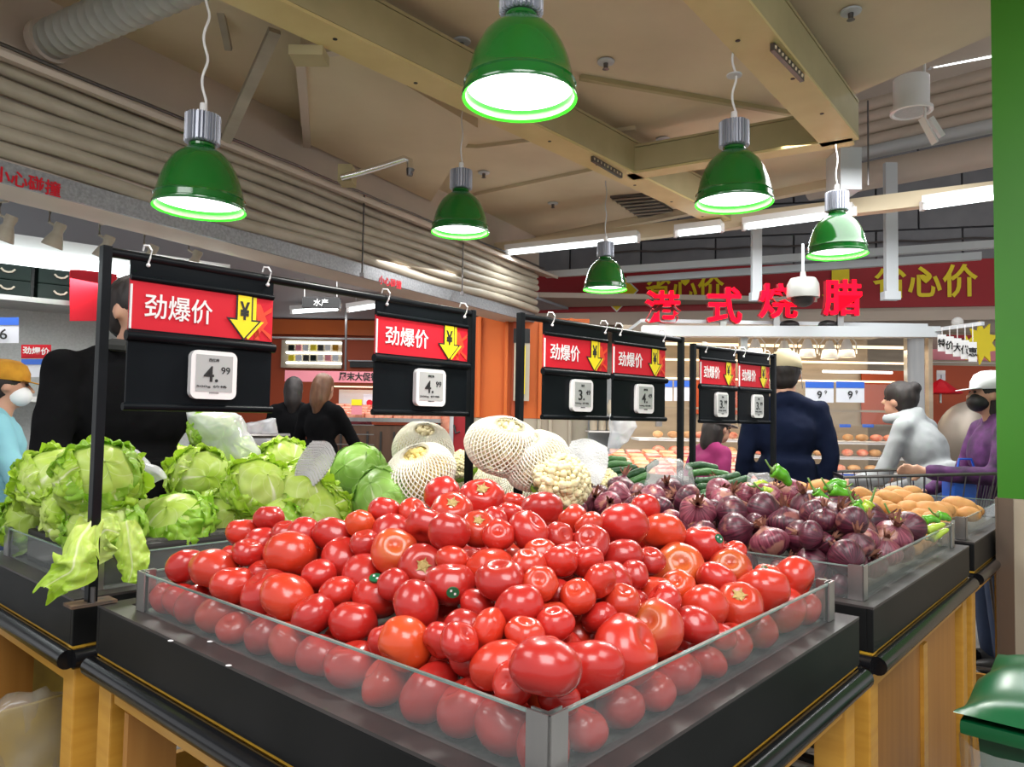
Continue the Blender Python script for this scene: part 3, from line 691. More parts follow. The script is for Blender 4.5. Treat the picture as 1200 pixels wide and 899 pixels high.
def sign(a, d, t0, t1, ztop, price, label, tagpos=.55, tagw=.125, small='西红柿', h=.335):
    w = t1 - t0; c = a + d * ((t0 + t1) / 2); c.z = ztop - .016
    r = thing('price_sign', label, 'sign', (c.x, c.y, c.z), math.atan2(d.y, d.x), group='hanging price signs')
    # local: x along the rail, y away from the viewer, z up
    MB().box((0, 0, -.024), (w, .010, .048), bev=.003).tube((-w / 2, -.004, -.044), (w / 2, -.004, -.044), .007, seg=10).build('top_strip', 'signb', r, smooth=True)
    MB().box((0, -.001, -.106), (w, .006, .118)).build('red_panel', 'signred', r)
    MB().tube((-w / 2 - .006, -.006, -.176), (w / 2 + .006, -.006, -.176), .012, seg=12).box((0, 0, -.17), (w, .01, .02)).build('middle_strip', 'signb', r, smooth=True)
    MB().box((0, 0, -(.18 + h) / 2), (w, .008, h - .18)).build('lower_plate', 'signb', r)
    MB().tube((-w / 2 - .006, -.004, -h), (w / 2 + .006, -.004, -h), .009, seg=10).build('bottom_strip', 'signb', r, smooth=True)
    MB().box((-w / 2 + .002, -.005, -.11), (.004, .006, .1)).build('end_clip', 'white', r)
    fm = lambda x, z, y=-.0055: Matrix.Translation((x, y, z)) @ Matrix.Rotation(R(90), 4, 'X')
    k = w / .405
    def ltext(s, x, z, size, ww, m_, y=-.0055, bold=0.0, ext=.0006, name='lettering'):
        me = text_mesh(s, 1.0, ext / size, bold)
        ys = [v.co.y for v in me.vertices]; xs = [v.co.x for v in me.vertices]; hh = max(ys) - min(ys); wx = max(xs) - min(xs)
        kk = size / hh; me.transform(Matrix.Diagonal((ww / wx if ww else kk, kk, kk, 1))); me.transform(fm(x, z, y)); me.materials.append(M[m_])
        return put(name, me, r)
    ltext('劲爆价', -w * .185, -.104, .058, w * .45, 'white', bold=.010)
    # stripes, arrow with black outline, yen
    ax = w * .275; s = .052
    for q in ((.40, .30, .43, .37), (.44, .22, .495, .27)):
        pass
    MB().prism([(w * .36, -.046), (w * .40, -.046), (w * .34, .0), (w * .36, .046), (w * .40, .046), (w * .46, -.0)], 0, .0008, Matrix.Translation((0, -.0045, -.112)) @ Matrix.Rotation(R(90), 4, 'X')).build('ray_mark', 'signred2', r)
    for q in ([(w * .40, .01), (w * .49, .030), (w * .49, .042), (w * .40, .018)], [(w * .40, -.012), (w * .41, -.02), (w * .49, -.044), (w * .49, -.03)]):
        MB().prism(q, 0, .0008, Matrix.Translation((0, -.0048, -.112)) @ Matrix.Rotation(R(90), 4, 'X')).build('ray_mark', 'signred2', r)
    aw = .052 * k
    def arrow(dx, grow, m_, y):
        g = grow; pts = [(-.40 * aw - g, .057), (.40 * aw + g, .057), (.40 * aw + g, -.008 + g), (.84 * aw + 2 * g, -.008 + g), (0, -.052 - g * 1.3), (-.84 * aw - 2 * g, -.008 + g), (-.40 * aw - g, -.008 + g)]
        MB().prism(pts, 0, .0008, Matrix.Translation((ax + dx, y, -.105)) @ Matrix.Rotation(R(90), 4, 'X')).build('arrow_mark', m_, r)
    arrow(.014 * k, .002, 'yellow', -.0046); arrow(0, .0045, 'ink', -.0056); arrow(0, 0, 'yellow', -.0064)
    ltext('¥', ax, -.088, .046, .030 * k, 'ink', y=-.0075, bold=.03)
    # electronic tag
    tx = (tagpos - .5) * w; tz = -.255; tw = tagw * min(k * 1.05, 1); th = .116
    cr = .017; q = []
    for cx_, cz_, a0 in ((tw / 2 - cr, th / 2 - cr, 0), (-tw / 2 + cr, th / 2 - cr, 90), (-tw / 2 + cr, -th / 2 + cr, 180), (tw / 2 - cr, -th / 2 + cr, 270)):
        q += [(cx_ + cr * math.cos(R(a0 + t * 15)), cz_ + cr * math.sin(R(a0 + t * 15))) for t in range(7)]
    MB().prism(q, 0, .016, fm(tx, tz, -.004)).build('price_tag', 'white', r, smooth=True)
    MB().box((tx, -.0205, tz + .004), (tw * .8, .001, th * .76)).build('screen', 'lcd', r)
    a_, b_ = price.split('.')
    ltext(a_ + '.', tx - tw * .08, tz + .002, .038, None, 'ink', y=-.0215, bold=.01, name='price')
    ltext(b_, tx + tw * .24, tz + .012, .017, None, 'ink', y=-.0215, name='price')
    ltext(small, tx - tw * .02, tz + .036, .008, None, 'ink', y=-.0215)
    ltext('500g 价格', tx - tw * .05, tz - .028, .007, tw * .66, 'ink', y=-.0215)
    ltext('|||||||||||', tx, tz - .043, .003, tw * .2, 'ink', y=-.0205)
    # wire hooks over the rail
    for x in (-w / 2 + .035, w / 2 - .02):
        MB().path([(x, -.006, -.012), (x + .001, -.016, .002), (x + .003, -.018, .02), (x, -.010, .032), (x - .004, .006, .034), (x - .004, .012, .022)], .0022, 6).build('wire_hook', 'white', r, smooth=True)
        MB().sph((x, -.009, -.013), .005, 8, 6).build('hook_knob', 'white', r, smooth=True)
    return r
ZT = 1.682
a, b, d = post_rail((-.896, 1.596), (-.14, 2.466), ZT, 'black sign rack with two posts between the lettuces and the tomatoes')
sign(a, d, .052, .407, ZT, '4.99', 'largest price sign reading 4.99 beside the leftmost black post')
sign(a, d, .745, 1.13, ZT, '4.99', 'price sign reading 4.99 left of the second black post')
a, b, d = post_rail((.026, 2.47), (.718, 3.12), ZT - .005, 'black sign rack with two posts behind the tomatoes in the centre')
sign(a, d, .11, .455, ZT - .005, '3.49', 'price sign reading 3.49 right of the third black post', small='菜花')
sign(a, d, .49, .83, ZT - .005, '4.49', 'price sign hanging right beside the one reading 3.49', small='紫洋葱')
a, b, d = post_rail((.829, 3.36), (1.355, 3.80), ZT - .005, 'black sign rack with two posts behind the onions, next to the man in navy')
sign(a, d, .05, .335, ZT - .01, '3.99', 'left of the two smallest price signs near the man in navy', small='黄瓜')
sign(a, d, .365, .64, ZT - .01, '3.99', 'right of the two smallest price signs near the man in navy', small='尖椒')

# ================================================================ TOMATOES
def tomato_mat(name, base, shoulder, amt):
    m, nt, b = new_mat(name)
    N, Lk = nt.nodes, nt.links
    tc = N.new('ShaderNodeTexCoord'); sep = N.new('ShaderNodeSeparateXYZ'); Lk.new(tc.outputs['Object'], sep.inputs[0])
    n = N.new('ShaderNodeTexNoise'); n.inputs['Scale'].default_value = 22; n.inputs['Detail'].default_value = 3
    oi = N.new('ShaderNodeObjectInfo')
    ad = N.new('ShaderNodeVectorMath'); ad.operation = 'ADD'; cmb = N.new('ShaderNodeCombineXYZ'); ml = N.new('ShaderNodeMath'); ml.operation = 'MULTIPLY'; ml.inputs[1].default_value = 40
    Lk.new(oi.outputs['Random'], ml.inputs[0]); Lk.new(ml.outputs[0], cmb.inputs[0]); Lk.new(tc.outputs['Object'], ad.inputs[0]); Lk.new(cmb.outputs[0], ad.inputs[1]); Lk.new(ad.outputs[0], n.inputs['Vector'])
    # hue varies per tomato
    h = N.new('ShaderNodeValToRGB'); e = h.color_ramp.elements
    e[0].position = 0; e[0].color = (base[0] * .80, base[1] * .9, base[2] * 1.0, 1); e[1].position = 1; e[1].color = (base[0] * 1.12, base[1] * 2.1, base[2] * 1.0, 1)
    x = e.new(.55); x.color = (*base, 1)
    Lk.new(oi.outputs['Random'], h.inputs[0])
    mr = N.new('ShaderNodeMapRange'); mr.inputs[1].default_value = .02; mr.inputs[2].default_value = .045; Lk.new(sep.outputs['Z'], mr.inputs[0])
    mm = N.new('ShaderNodeMath'); mm.operation = 'MULTIPLY_ADD'; Lk.new(n.outputs['Fac'], mm.inputs[0]); mm.inputs[1].default_value = .7; mm.inputs[2].default_value = -.35
    m2 = N.new('ShaderNodeMath'); m2.operation = 'ADD'; m2.use_clamp = True; Lk.new(mr.outputs[0], m2.inputs[0]); Lk.new(mm.outputs[0], m2.inputs[1])
    m3 = N.new('ShaderNodeMath'); m3.operation = 'MULTIPLY'; m3.inputs[1].default_value = amt; Lk.new(m2.outputs[0], m3.inputs[0])
    mx = N.new('ShaderNodeMix'); mx.data_type = 'RGBA'; Lk.new(m3.outputs[0], mx.inputs['Factor']); Lk.new(h.outputs[0], mx.inputs[6]); mx.inputs[7].default_value = (*shoulder, 1)
    Lk.new(mx.outputs[2], b.inputs['Base Color'])
    b.inputs['Roughness'].default_value = .27; b.inputs['Coat Weight'].default_value = .35; b.inputs['Coat Roughness'].default_value = .12
    b.inputs['Subsurface Weight'].default_value = 0.0
    return m
M['tom'] = tomato_mat('tomato_red', (.50, .020, .014), (.60, .07, .02), .4)
M['tomo'] = tomato_mat('tomato_orange', (.57, .034, .014), (.62, .10, .02), .4)
M['tomg'] = tomato_mat('tomato_green_shoulder', (.56, .04, .018), (.46, .28, .03), .65)
M['scar'] = mat('stem_scar', (.30, .34, .10), .7)
M['scarw'] = mat('stem_scar_pale', (.42, .30, .10), .7)
M['stick'] = mat('sticker_green', (.005, .12, .045), .3)
def tomato_mesh(seed, mname):
    q = random.Random(seed); lob = q.choice([4, 5, 5, 6, 7]); ph = q.random() * 6.28; am = q.uniform(.015, .05); sq = q.uniform(.80, .93); el = q.uniform(.95, 1.06)
    me = MB(); bm = me.bm
    rr = bmesh.ops.create_uvsphere(bm, u_segments=32, v_segments=20, radius=1.0)
    for v in bm.verts:
        x, y, z = v.co; a = math.atan2(y, x); rh = math.hypot(x, y)
        lobe = (1 + am * math.cos(lob * a + ph) * (rh ** .7) * (.55 + .45 * z) - am * .6 * abs(math.sin(lob * a / 2 + ph)) * rh)
        dimp = .26 * math.exp(-((rh / .30) ** 2)) if z > 0 else .05 * math.exp(-((rh / .25) ** 2)) * -1
        nz = noise.noise(Vector((x, y, z)) * 1.6 + Vector((seed * 3.1, 0, 0))) * .05
        k = lobe + nz
        v.co = Vector((x * k * 1.03 * el, y * k * 1.03 / el, z * sq * (1 + nz) - (dimp if z > 0 else 0)))
    bmesh.ops.transform(bm, matrix=Matrix.Diagonal((.04, .04, .04, 1)), verts=bm.verts)
    return me.mesh('tomato', [mname], smooth='full')
TMESH = {k: [tomato_mesh(i * 7 + o, mn) for i in range(n_)] for k, mn, n_, o in (('r', 'tom', 7, 0), ('o', 'tomo', 3, 3), ('g', 'tomg', 3, 5))}
mb = MB(); mb.lathe([(0, .0285), (.004, .0285), (.0075, .0272), (.0095, .0262)], 14)
for i in range(5):
    a = i * 1.257; mb.slab([(.006 * math.cos(a - .5), .006 * math.sin(a - .5), .0275), (.014 * math.cos(a), .014 * math.sin(a), .0300), (.006 * math.cos(a + .5), .006 * math.sin(a + .5), .0275)], (0, 0, .0008))
scar_me = mb.mesh('stem_scar', ['scarw'])
mb = MB()
for i in range(8):
    pass
def sticker(parent, r_, dirv):
    d = Vector(dirv).normalized(); s = Vector((d.x * .0415, d.y * .0415, d.z * .037)) ; s = d * (s.length)
    m = Matrix.Translation(d * .0408) @ d.to_track_quat('Z', 'Y').to_matrix().to_4x4()
    b = MB(); b.prism([(.0100 * math.cos(t * .314), .0085 * math.sin(t * .314)) for t in range(20)], -.003, .0006, m); o = b.build('sticker', 'stick', parent)
    b = MB(); b.box(m @ Vector((-.003, .003, .0009)), (.0032, .0032, .0006), rot=m.to_3x3()); b.box(m @ Vector((.003, -.002, .0009)), (.0032, .0032, .0006), rot=m.to_3x3()); b.build('print', 'white', o)

Z0 = .894
X0, X1, Y0, Y1 = .04, 1.02, .035, 1.13          # tray: local x (v) and y (u)
def Hs(x, y):
    d = min(x - X0, (y - Y0), (Y1 - y) * .9, (X1 - x) * .95)
    return min(.07 + .68 * (d - .03), .235)
glassrow = [(185, 697, 16), (205, 706, 18), (229, 709, 19), (250, 720, 21), (275, 736, 16), (303, 745, 21), (333, 757, 22), (363, 772, 22), (403, 781, 26), (437, 803, 25),
            (484, 819, 30), (528, 837, 31), (575, 858, 31), (618, 886, 28),
            (700, 859, 26), (742, 833, 24), (776, 813, 22), (803, 792, 23), (832, 778, 19), (870, 758, 22), (905, 742, 21), (932, 718, 23), (961, 712, 14)]
heap = [(217, 665, 19), (252, 674, 25, 'o'), (283, 684, 22), (307, 695, 26), (342, 698, 28, 'o'), (277, 650, 15), (295, 654, 16), (300, 667, 18), (287, 625, 17), (312, 614, 16), (308, 632, 20),
        (338, 650, 27), (350, 626, 17), (333, 626, 12), (375, 716, 23), (420, 728, 25), (438, 697, 27, 's', (-.1, -.55, .8)), (397, 695, 19), (482, 757, 29, 'o'), (453, 750, 17), (497, 719, 28), (527, 785, 18),
        (547, 732, 25), (567, 746, 23, 'o'), (577, 781, 30), (547, 705, 18), (394, 631, 23), (398, 652, 24), (423, 615, 17, 'o'), (450, 600, 19), (430, 645, 13), (455, 624, 21), (463, 650, 25, 'g'),
        (492, 662, 26, 'c'), (499, 617, 22), (483, 603, 17), (518, 578, 20), (530, 600, 23, 'c'), (376, 672, 18), (427, 668, 23), (462, 690, 16), (487, 696, 20), (532, 640, 23), (530, 655, 15),
        (532, 683, 27, 's', (.25, -.85, -.1)), (565, 584, 24, 'c'), (557, 621, 21, 'oc'), (576, 612, 15), (598, 602, 13), (603, 588, 13), (634, 598, 24), (671, 608, 17), (612, 627, 23), (590, 637, 15),
        (572, 657, 28), (652, 630, 16), (690, 615, 15), (693, 637, 21), (636, 650, 18), (667, 652, 14), (618, 667, 20, 'o'), (660, 671, 20), (692, 673, 18), (592, 687, 26), (638, 690, 18), (660, 685, 12),
        (615, 717, 27), (668, 698, 17), (695, 700, 13), (652, 722, 16, 'o'), (693, 729, 27), (726, 718, 20, 'o'), (613, 749, 21), (660, 751, 21), (680, 787, 37), (627, 797, 37), (731, 767, 36),
        (767, 740, 29, 'g'), (636, 765, 14), (731, 615, 28), (760, 602, 17), (730, 655, 22), (706, 681, 27), (762, 657, 14), (779, 629, 24, 'o'), (802, 660, 28, 'g'), (828, 642, 23, 's', (.55, -.6, .35)),
        (859, 648, 11), (858, 667, 21, 'g'), (838, 688, 21), (797, 690, 18, 'o'), (767, 696, 22), (776, 708, 20), (823, 712, 24, 'o'), (815, 737, 23), (691, 698, 14), (737, 697, 10), (885, 695, 27),
        (872, 716, 25, 'oc'), (930, 678, 23), (899, 679, 14, 'os', (-.3, -.6, .6)), (597, 800, 18), (510, 770, 15), (655, 820, 16), (848, 752, 15), (742, 680, 14), (560, 765, 14), (712, 745, 14), (640, 740, 14)]
TOM = []    # [local pos, r, kind, extra, fixed, px]
for i, (px, py, rp) in enumerate(glassrow):
    r = .036
    for _ in range(4):
        P_ = atz(px, py, Z0 + r * .9); r = min(max(rp * (P_ - CAM).length / F * 1.16, .031), .051)
    l = TI @ P_; l.z = Z0 + r * .9
    l.x = max(l.x, X0 + .006 + r); l.y = max(l.y, Y0 + .006 + r)
    TOM.append([l, r, 'r', None, True, px])
for h in heap:
    px, py, rp = h[:3]; kd = h[3] if len(h) > 3 else 'r'
    d = ray(px, py); best = None; t = .7
    while t < 2.6:
        w = CAM + d * t; l = TI @ w
        e = (w.z - Z0) - Hs(l.x, l.y)
        if e < 0: best = (0, t); break
        if best is None or e < best[0]: best = (e, t)
        t += .004
    w = CAM + d * best[1]; l = TI @ w; l.z = w.z
    r = min(max(rp * best[1] / F * 1.10, .031), .054)
    TOM.append([l, r, kd, h[4] if len(h) > 4 else None, False, px, rp])
# let neighbours settle apart, mostly along the viewing direction
for l in TOM: l[0] = TM @ Vector((l[0].x, l[0].y, l[0].z - .9))
for it in range(90):
    for i in range(len(TOM)):
        A = TOM[i]
        for j in range(i + 1, len(TOM)):
            B = TOM[j]; D = (A[1] + B[1]) * .91; v = B[0] - A[0]
            if abs(v.x) > D or abs(v.y) > D or v.length >= D: continue
            rd = ((A[0] + B[0]) / 2 - CAM).normalized(); al = v.dot(rd); pe = v - rd * al
            need = math.sqrt(max(D * D - pe.length_squared, 0)); s_ = 1 if al >= 0 else -1
            mv = (need - abs(al)) * .5 * .35
            pm = (pe.normalized() if pe.length > 1e-5 else Vector((1, 0, 0))) * (D - v.length) * .06
            if A[4] and B[4]: continue
            fa, fb = (0, 2) if A[4] else ((2, 0) if B[4] else (1, 1))
            A[0] -= (rd * s_ * mv + pm) * fa; B[0] += (rd * s_ * mv + pm) * fb
    for A in TOM:
        l = TI @ A[0]; mg = A[1] + .006
        if not A[4]:
            A[1] = min(max(A[6] * (A[0] - CAM).length / F * 1.07, .028), .056)
            dz_ = l.z + .9 - (Z0 + .094); mg = .008 + (A[1] if dz_ <= 0 else math.sqrt(max(A[1] ** 2 - dz_ ** 2, 0)))
        l.x = min(max(l.x, X0 + mg), X1 - mg); l.y = min(max(l.y, Y0 + mg), Y1 - mg); l.z = max(l.z + .9, Z0 + A[1] * .88) - .9
        A[0] = TM @ l
vis = len(TOM)
# the tomatoes underneath and at the back of the heap
fr = random.Random(11)
for k in range(4):
    z = Z0 + .034 + k * .058; row = 0; y = Y0 + .045
    while y < Y1 - .04:
        x = X0 + .045 + (.035 if (row + k) % 2 else 0)
        while x < X1 - .04 and len(TOM) < 292:
            r = fr.uniform(.031, .037); p = Vector((x + fr.uniform(-.006, .006), y + fr.uniform(-.006, .006), z + (fr.uniform(0, .008) if k else 0)))
            if Hs(p.x, p.y) - .105 < z - Z0 < Hs(p.x, p.y) - .012 or (k < 2 and min(p.x - X0, X1 - p.x, p.y - Y0, Y1 - p.y) < .09 and z < Z0 + Hs(p.x, p.y) - .012):
                w = TM @ Vector((p.x, p.y, p.z - .9))
                if all((w - o[0]).length > (r + o[1]) * .9 for o in TOM): TOM.append([w, r, 'r', None, True, -1])
            x += .071
        y += .064; row += 1
ordw = ['first', 'second', 'third', 'fourth', 'fifth', 'sixth', 'seventh', 'eighth', 'ninth', 'tenth', 'eleventh', 'twelfth', 'thirteenth', 'fourteenth', 'fifteenth', 'sixteenth', 'seventeenth', 'eighteenth', 'nineteenth', 'twentieth']
special = {(463, 650): 'orange and green ripening tomato left of the middle of the heap', (767, 740): 'tomato with a yellow green shoulder above the right glass, near the front',
           (802, 660): 'large tomato with a yellow green patch on the right slope of the heap', (858, 667): 'ripening tomato with a yellowish side next to the onion glass',
           (438, 697): 'red tomato with a round green sticker on the left slope', (532, 683): 'dark red tomato with a green sticker at its lower edge near the centre', (828, 642): 'red tomato with a green sticker beside the red onions',
           (899, 679): 'small orange tomato with a green sticker near the right rear corner', (565, 584): 'large ribbed tomato at the very top beside the second black post', (530, 600): 'tomato showing a pale star shaped stem scar at the top of the heap',
           (557, 621): 'orange tomato showing its stem scar below the topmost tomatoes', (492, 662): 'red tomato with a stem scar facing the viewer left of the centre', (872, 716): 'bright orange tomato with a star stem scar just above the right glass',
           (680, 787): 'biggest tomato above the steel front corner, right of the pair', (627, 797): 'big pointed tomato directly behind the steel front corner, left of the pair', (731, 767): 'large tomato resting on the right glass behind the steel corner',
           (731, 615): 'large tomato on the right hand peak of the heap', (634, 598): 'large tomato on the peak right of the third black post', (930, 678): 'tomato at the right rear corner of the tray above the glass', (217, 665): 'leftmost tomato above the left front glass',
           (342, 698): 'large orange tinted tomato above the left front glass', (252, 674): 'orange tinted tomato second from the left above the left glass', (885, 695): 'broad red tomato beside the right rear glass corner', (312, 614): 'rearmost of the three dark tomatoes touching the lettuces',
           (308, 632): 'front one of the three dark tomatoes touching the lettuces', (287, 625): 'leftmost of the three dark tomatoes touching the lettuces', (482, 757): 'creased orange tomato just above the middle of the left glass',
           (577, 781): 'large tomato resting on the left glass near the steel corner'}
for i, (p, r, kd, ex, fx, px) in enumerate([q_[:6] for q_ in TOM]):
    base = 'o' if 'o' in kd else ('g' if 'g' in kd else 'r')
    if base == 'r' and px < 0 and fr.random() < .15: base = 'o'
    me = fr.choice(TMESH[base]); g = None
    src = (glassrow + heap)[i] if i < vis else None
    o = put('tomato', me, loc=p)
    s_ = r / .0405; o.scale = (s_, s_, s_)
    if 'c' in kd:
        d = (CAM - p).normalized() + Vector((0, 0, .9 if 'o' in kd or (src and src[1] < 640) else .1)); o.rotation_euler = d.to_track_quat('Z', 'Y').to_euler()
        put('stem_scar', scar_me, o)
    elif 'g' in kd:
        d = (CAM - p).normalized() + Vector((fr.uniform(-.5, .8), 0, .5)); o.rotation_euler = d.to_track_quat('Z', 'Y').to_euler()
    else:
        e = fr.uniform(.15, 1.0) if not 's' in kd else .2
        o.rotation_euler = (fr.uniform(-1.4, 1.4) * e + (math.pi if fr.random() < .3 and 's' not in kd else 0), fr.uniform(-1.2, 1.2) * e, fr.uniform(0, 6.28))
        if 's' in kd: o.rotation_euler = (0, 0, fr.uniform(-.2, .2)); sticker(o, r, ex)
    if src and i < len(glassrow):
        if i < 14: lab = f'{ordw[i]} tomato from the left post behind the left front glass'
        else: lab = f'{ordw[i - 14]} tomato from the steel corner behind the right front glass'
    elif src and (src[0], src[1]) in special: lab = special[(src[0], src[1])]
    elif src:
        x_, y_ = src[0], src[1]
        zone = ('left slope' if x_ < 420 else 'left of centre' if x_ < 540 else 'middle' if x_ < 660 else 'right of centre' if x_ < 760 else 'right slope')
        lv = 'upper' if y_ < 640 else ('central' if y_ < 700 else 'lower')
        tone = 'orange red' if base == 'o' else 'red'; sz = 'small' if src[2] < 18 else 'larger'
        lab = f'{sz} plain {tone} tomato, {lv} {zone}'; g = lab.replace('tomato', 'tomatoes')
        if base == 'o': lab = lab
    else:
        lp = TI @ p; lab = 'tomato buried inside or behind the heap, showing only through gaps'; g = 'tomatoes under and behind the heap surface'
    tag(o, lab, 'tomato', g or 'tomatoes heaped in the glass tray')

# ================================================================ RED ONIONS
def onion_mat(name, a, b_, c_):
    m, nt, bs = new_mat(name); N, Lk = nt.nodes, nt.links
    tc = N.new('ShaderNodeTexCoord'); sp = N.new('ShaderNodeSeparateXYZ'); Lk.new(tc.outputs['Object'], sp.inputs[0])
    at = N.new('ShaderNodeMath'); at.operation = 'ARCTAN2'; Lk.new(sp.outputs['Y'], at.inputs[0]); Lk.new(sp.outputs['X'], at.inputs[1])
    oi = N.new('ShaderNodeObjectInfo'); cb = N.new('ShaderNodeCombineXYZ'); Lk.new(at.outputs[0], cb.inputs[0]); Lk.new(oi.outputs['Random'], cb.inputs[2])
    zz = N.new('ShaderNodeMath'); zz.operation = 'MULTIPLY'; zz.inputs[1].default_value = 3; Lk.new(sp.outputs['Z'], zz.inputs[0]); Lk.new(zz.outputs[0], cb.inputs[1])
    st = N.new('ShaderNodeTexNoise'); st.inputs['Scale'].default_value = 9; st.inputs['Detail'].default_value = 4; Lk.new(cb.outputs[0], st.inputs['Vector'])
    pa = N.new('ShaderNodeTexNoise'); pa.inputs['Scale'].default_value = 26; pa.inputs['Detail'].default_value = 5
    ad = N.new('ShaderNodeVectorMath'); ad.operation = 'ADD'; Lk.new(tc.outputs['Object'], ad.inputs[0]); c2 = N.new('ShaderNodeCombineXYZ'); ml = N.new('ShaderNodeMath'); ml.operation = 'MULTIPLY'; ml.inputs[1].default_value = 30
    Lk.new(oi.outputs['Random'], ml.inputs[0]); Lk.new(ml.outputs[0], c2.inputs[0]); Lk.new(c2.outputs[0], ad.inputs[1]); Lk.new(ad.outputs[0], pa.inputs['Vector'])
    r1 = N.new('ShaderNodeValToRGB'); r1.color_ramp.elements[0].position = .38; r1.color_ramp.elements[0].color = (*a, 1); r1.color_ramp.elements[1].position = .68; r1.color_ramp.elements[1].color = (*b_, 1)
    Lk.new(st.outputs['Fac'], r1.inputs[0])
    r2 = N.new('ShaderNodeValToRGB'); r2.color_ramp.elements[0].position = .56; r2.color_ramp.elements[0].color = (0, 0, 0, 1); r2.color_ramp.elements[1].position = .62; r2.color_ramp.elements[1].color = (.75, .75, .75, 1); Lk.new(pa.outputs['Fac'], r2.inputs[0])
    mx = N.new('ShaderNodeMix'); mx.data_type = 'RGBA'; Lk.new(r2.outputs[0], mx.inputs['Factor']); Lk.new(r1.outputs[0], mx.inputs[6]); mx.inputs[7].default_value = (*c_, 1)
    Lk.new(mx.outputs[2], bs.inputs['Base Color']); bs.inputs['Roughness'].default_value = .38; bs.inputs['Coat Weight'].default_value = .15
    bp = N.new('ShaderNodeBump'); bp.inputs['Strength'].default_value = .35; bp.inputs['Distance'].default_value = .003; Lk.new(st.outputs['Fac'], bp.inputs['Height']); Lk.new(bp.outputs[0], bs.inputs['Normal'])
    return m
M['oni'] = onion_mat('onion_purple', (.030, .005, .012), (.145, .022, .045), (.25, .085, .07))
M['oni2'] = onion_mat('onion_pink', (.10, .012, .028), (.32, .075, .11), (.42, .20, .14))
M['dry'] = mat('dry_onion_skin', (.30, .13, .07), .7, c2=(.12, .03, .03), scale=60)
def onion_mesh(seed, m_):
    q = random.Random(seed); fl = q.uniform(.82, 1.0)
    prof = [(0, -.90), (.10, -.90), (.16, -.86), (.45, -.76), (.75, -.53), (.94, -.22), (1.0, .05), (.95, .32), (.80, .56), (.56, .75), (.32, .88), (.17, 1.0), (.12, 1.14), (.11, 1.22)]
    mb = MB(); mb.lathe([(r_ * .04, z_ * .04 * fl) for r_, z_ in prof], 28, fn=lambda a, z: 1 + .025 * math.sin(a * 3 + seed) + .012 * math.sin(a * 14 + seed * 2))
    for v in mb.bm.verts: v.co += Vector((1, 1, 0)) * noise.noise(v.co * 30 + Vector((seed, 0, 0))) * .002
    me = mb.mesh('onion', [m_], smooth='full')
    mb = MB()                                   # dry neck tuft
    for i in range(7):
        a = i * .9 + seed; t = q.uniform(.004, .016); l = q.uniform(.012, .03)
        p0 = Vector((.004 * math.cos(a), .004 * math.sin(a), .043 * fl)); p1 = p0 + Vector((t * math.cos(a), t * math.sin(a), l)); w = Vector((-math.sin(a), math.cos(a), 0)) * q.uniform(.003, .006)
        mb.slab([p0 - w, p0 + w, p1 + w * .4, p1 - w * .4], (math.cos(a) * .0006, math.sin(a) * .0006, .0004))
    nk = mb.mesh('neck', ['dry'])
    mb = MB()
    for i in range(12):
        a = i * .52; mb.tube((.002 * math.cos(a), .002 * math.sin(a), -.035 * fl), (.009 * math.cos(a), .009 * math.sin(a), -.043 * fl), .0006, .0003, seg=4)
    rt = mb.mesh('root_tuft', ['dry'])
    return me, nk, rt
OM = [onion_mesh(i * 5 + 1, 'oni' if i < 5 else 'oni2') for i in range(8)]
onions = [(728, 572, 17), (724, 582, 15, 'p'), (693, 591, 17), (712, 592, 14, 'p'), (765, 586, 17, 'p'), (747, 581, 13), (783, 575, 17), (806, 586, 21), (843, 577, 22, 'p'), (849, 589, 16, 'p'), (817, 603, 18, 'p'),
          (858, 606, 23), (863, 629, 21), (788, 611, 13, 'p'), (868, 568, 15, 'p'), (877, 581, 13, 'p'), (898, 583, 17, 'p'), (900, 601, 22), (928, 578, 17, 'p'), (947, 592, 16), (915, 611, 22), (933, 628, 26), (963, 598, 13, 'p'),
          (986, 594, 16), (985, 614, 24), (1023, 611, 20), (902, 649, 22, 'p'), (948, 662, 22), (982, 641, 15), (1008, 637, 17, 'p'), (1006, 653, 19), (986, 652, 15), (988, 674, 17), (968, 647, 14), (951, 610, 15),
          (1065, 619, 20), (1046, 630, 19, 'p'), (1043, 644, 17, 'p'), (1026, 655, 13), (822, 626, 14), (877, 650, 14), (775, 597, 14), (925, 652, 14), (745, 596, 13), (836, 600, 12), (882, 622, 14), (967, 628, 14), (1008, 622, 14),
          (845, 640, 14), (920, 668, 14), (965, 680, 12), (800, 620, 12), (905, 630, 13), (700, 580, 12), (680, 598, 10)]
OX0, OX1, OY0, OY1 = 1.235, 2.29, .035, 1.12
def Ho(x, y):
    d = min(x - OX0, y - OY0, OY1 - y + .03); return min(.075 + .62 * (d - .03), .165)
ON = []
for h in onions:
    px, py, rp = h[:3]; d = ray(px, py); t = 1.2; best = None
    while t < 3.6:
        w = CAM + d * t; l = TI @ w; e = (w.z - Z0) - Ho(l.x, l.y)
        if l.x > OX0 + .03:
            if e < 0: best = (0, t); break
            if best is None or e < best[0]: best = (e, t)
        t += .005
    w = CAM + d * best[1]; r = min(max(rp * best[1] / F * 1.14, .032), .054)
    ON.append([w, r, 'p' if len(h) > 3 else 'd', False, px, py])
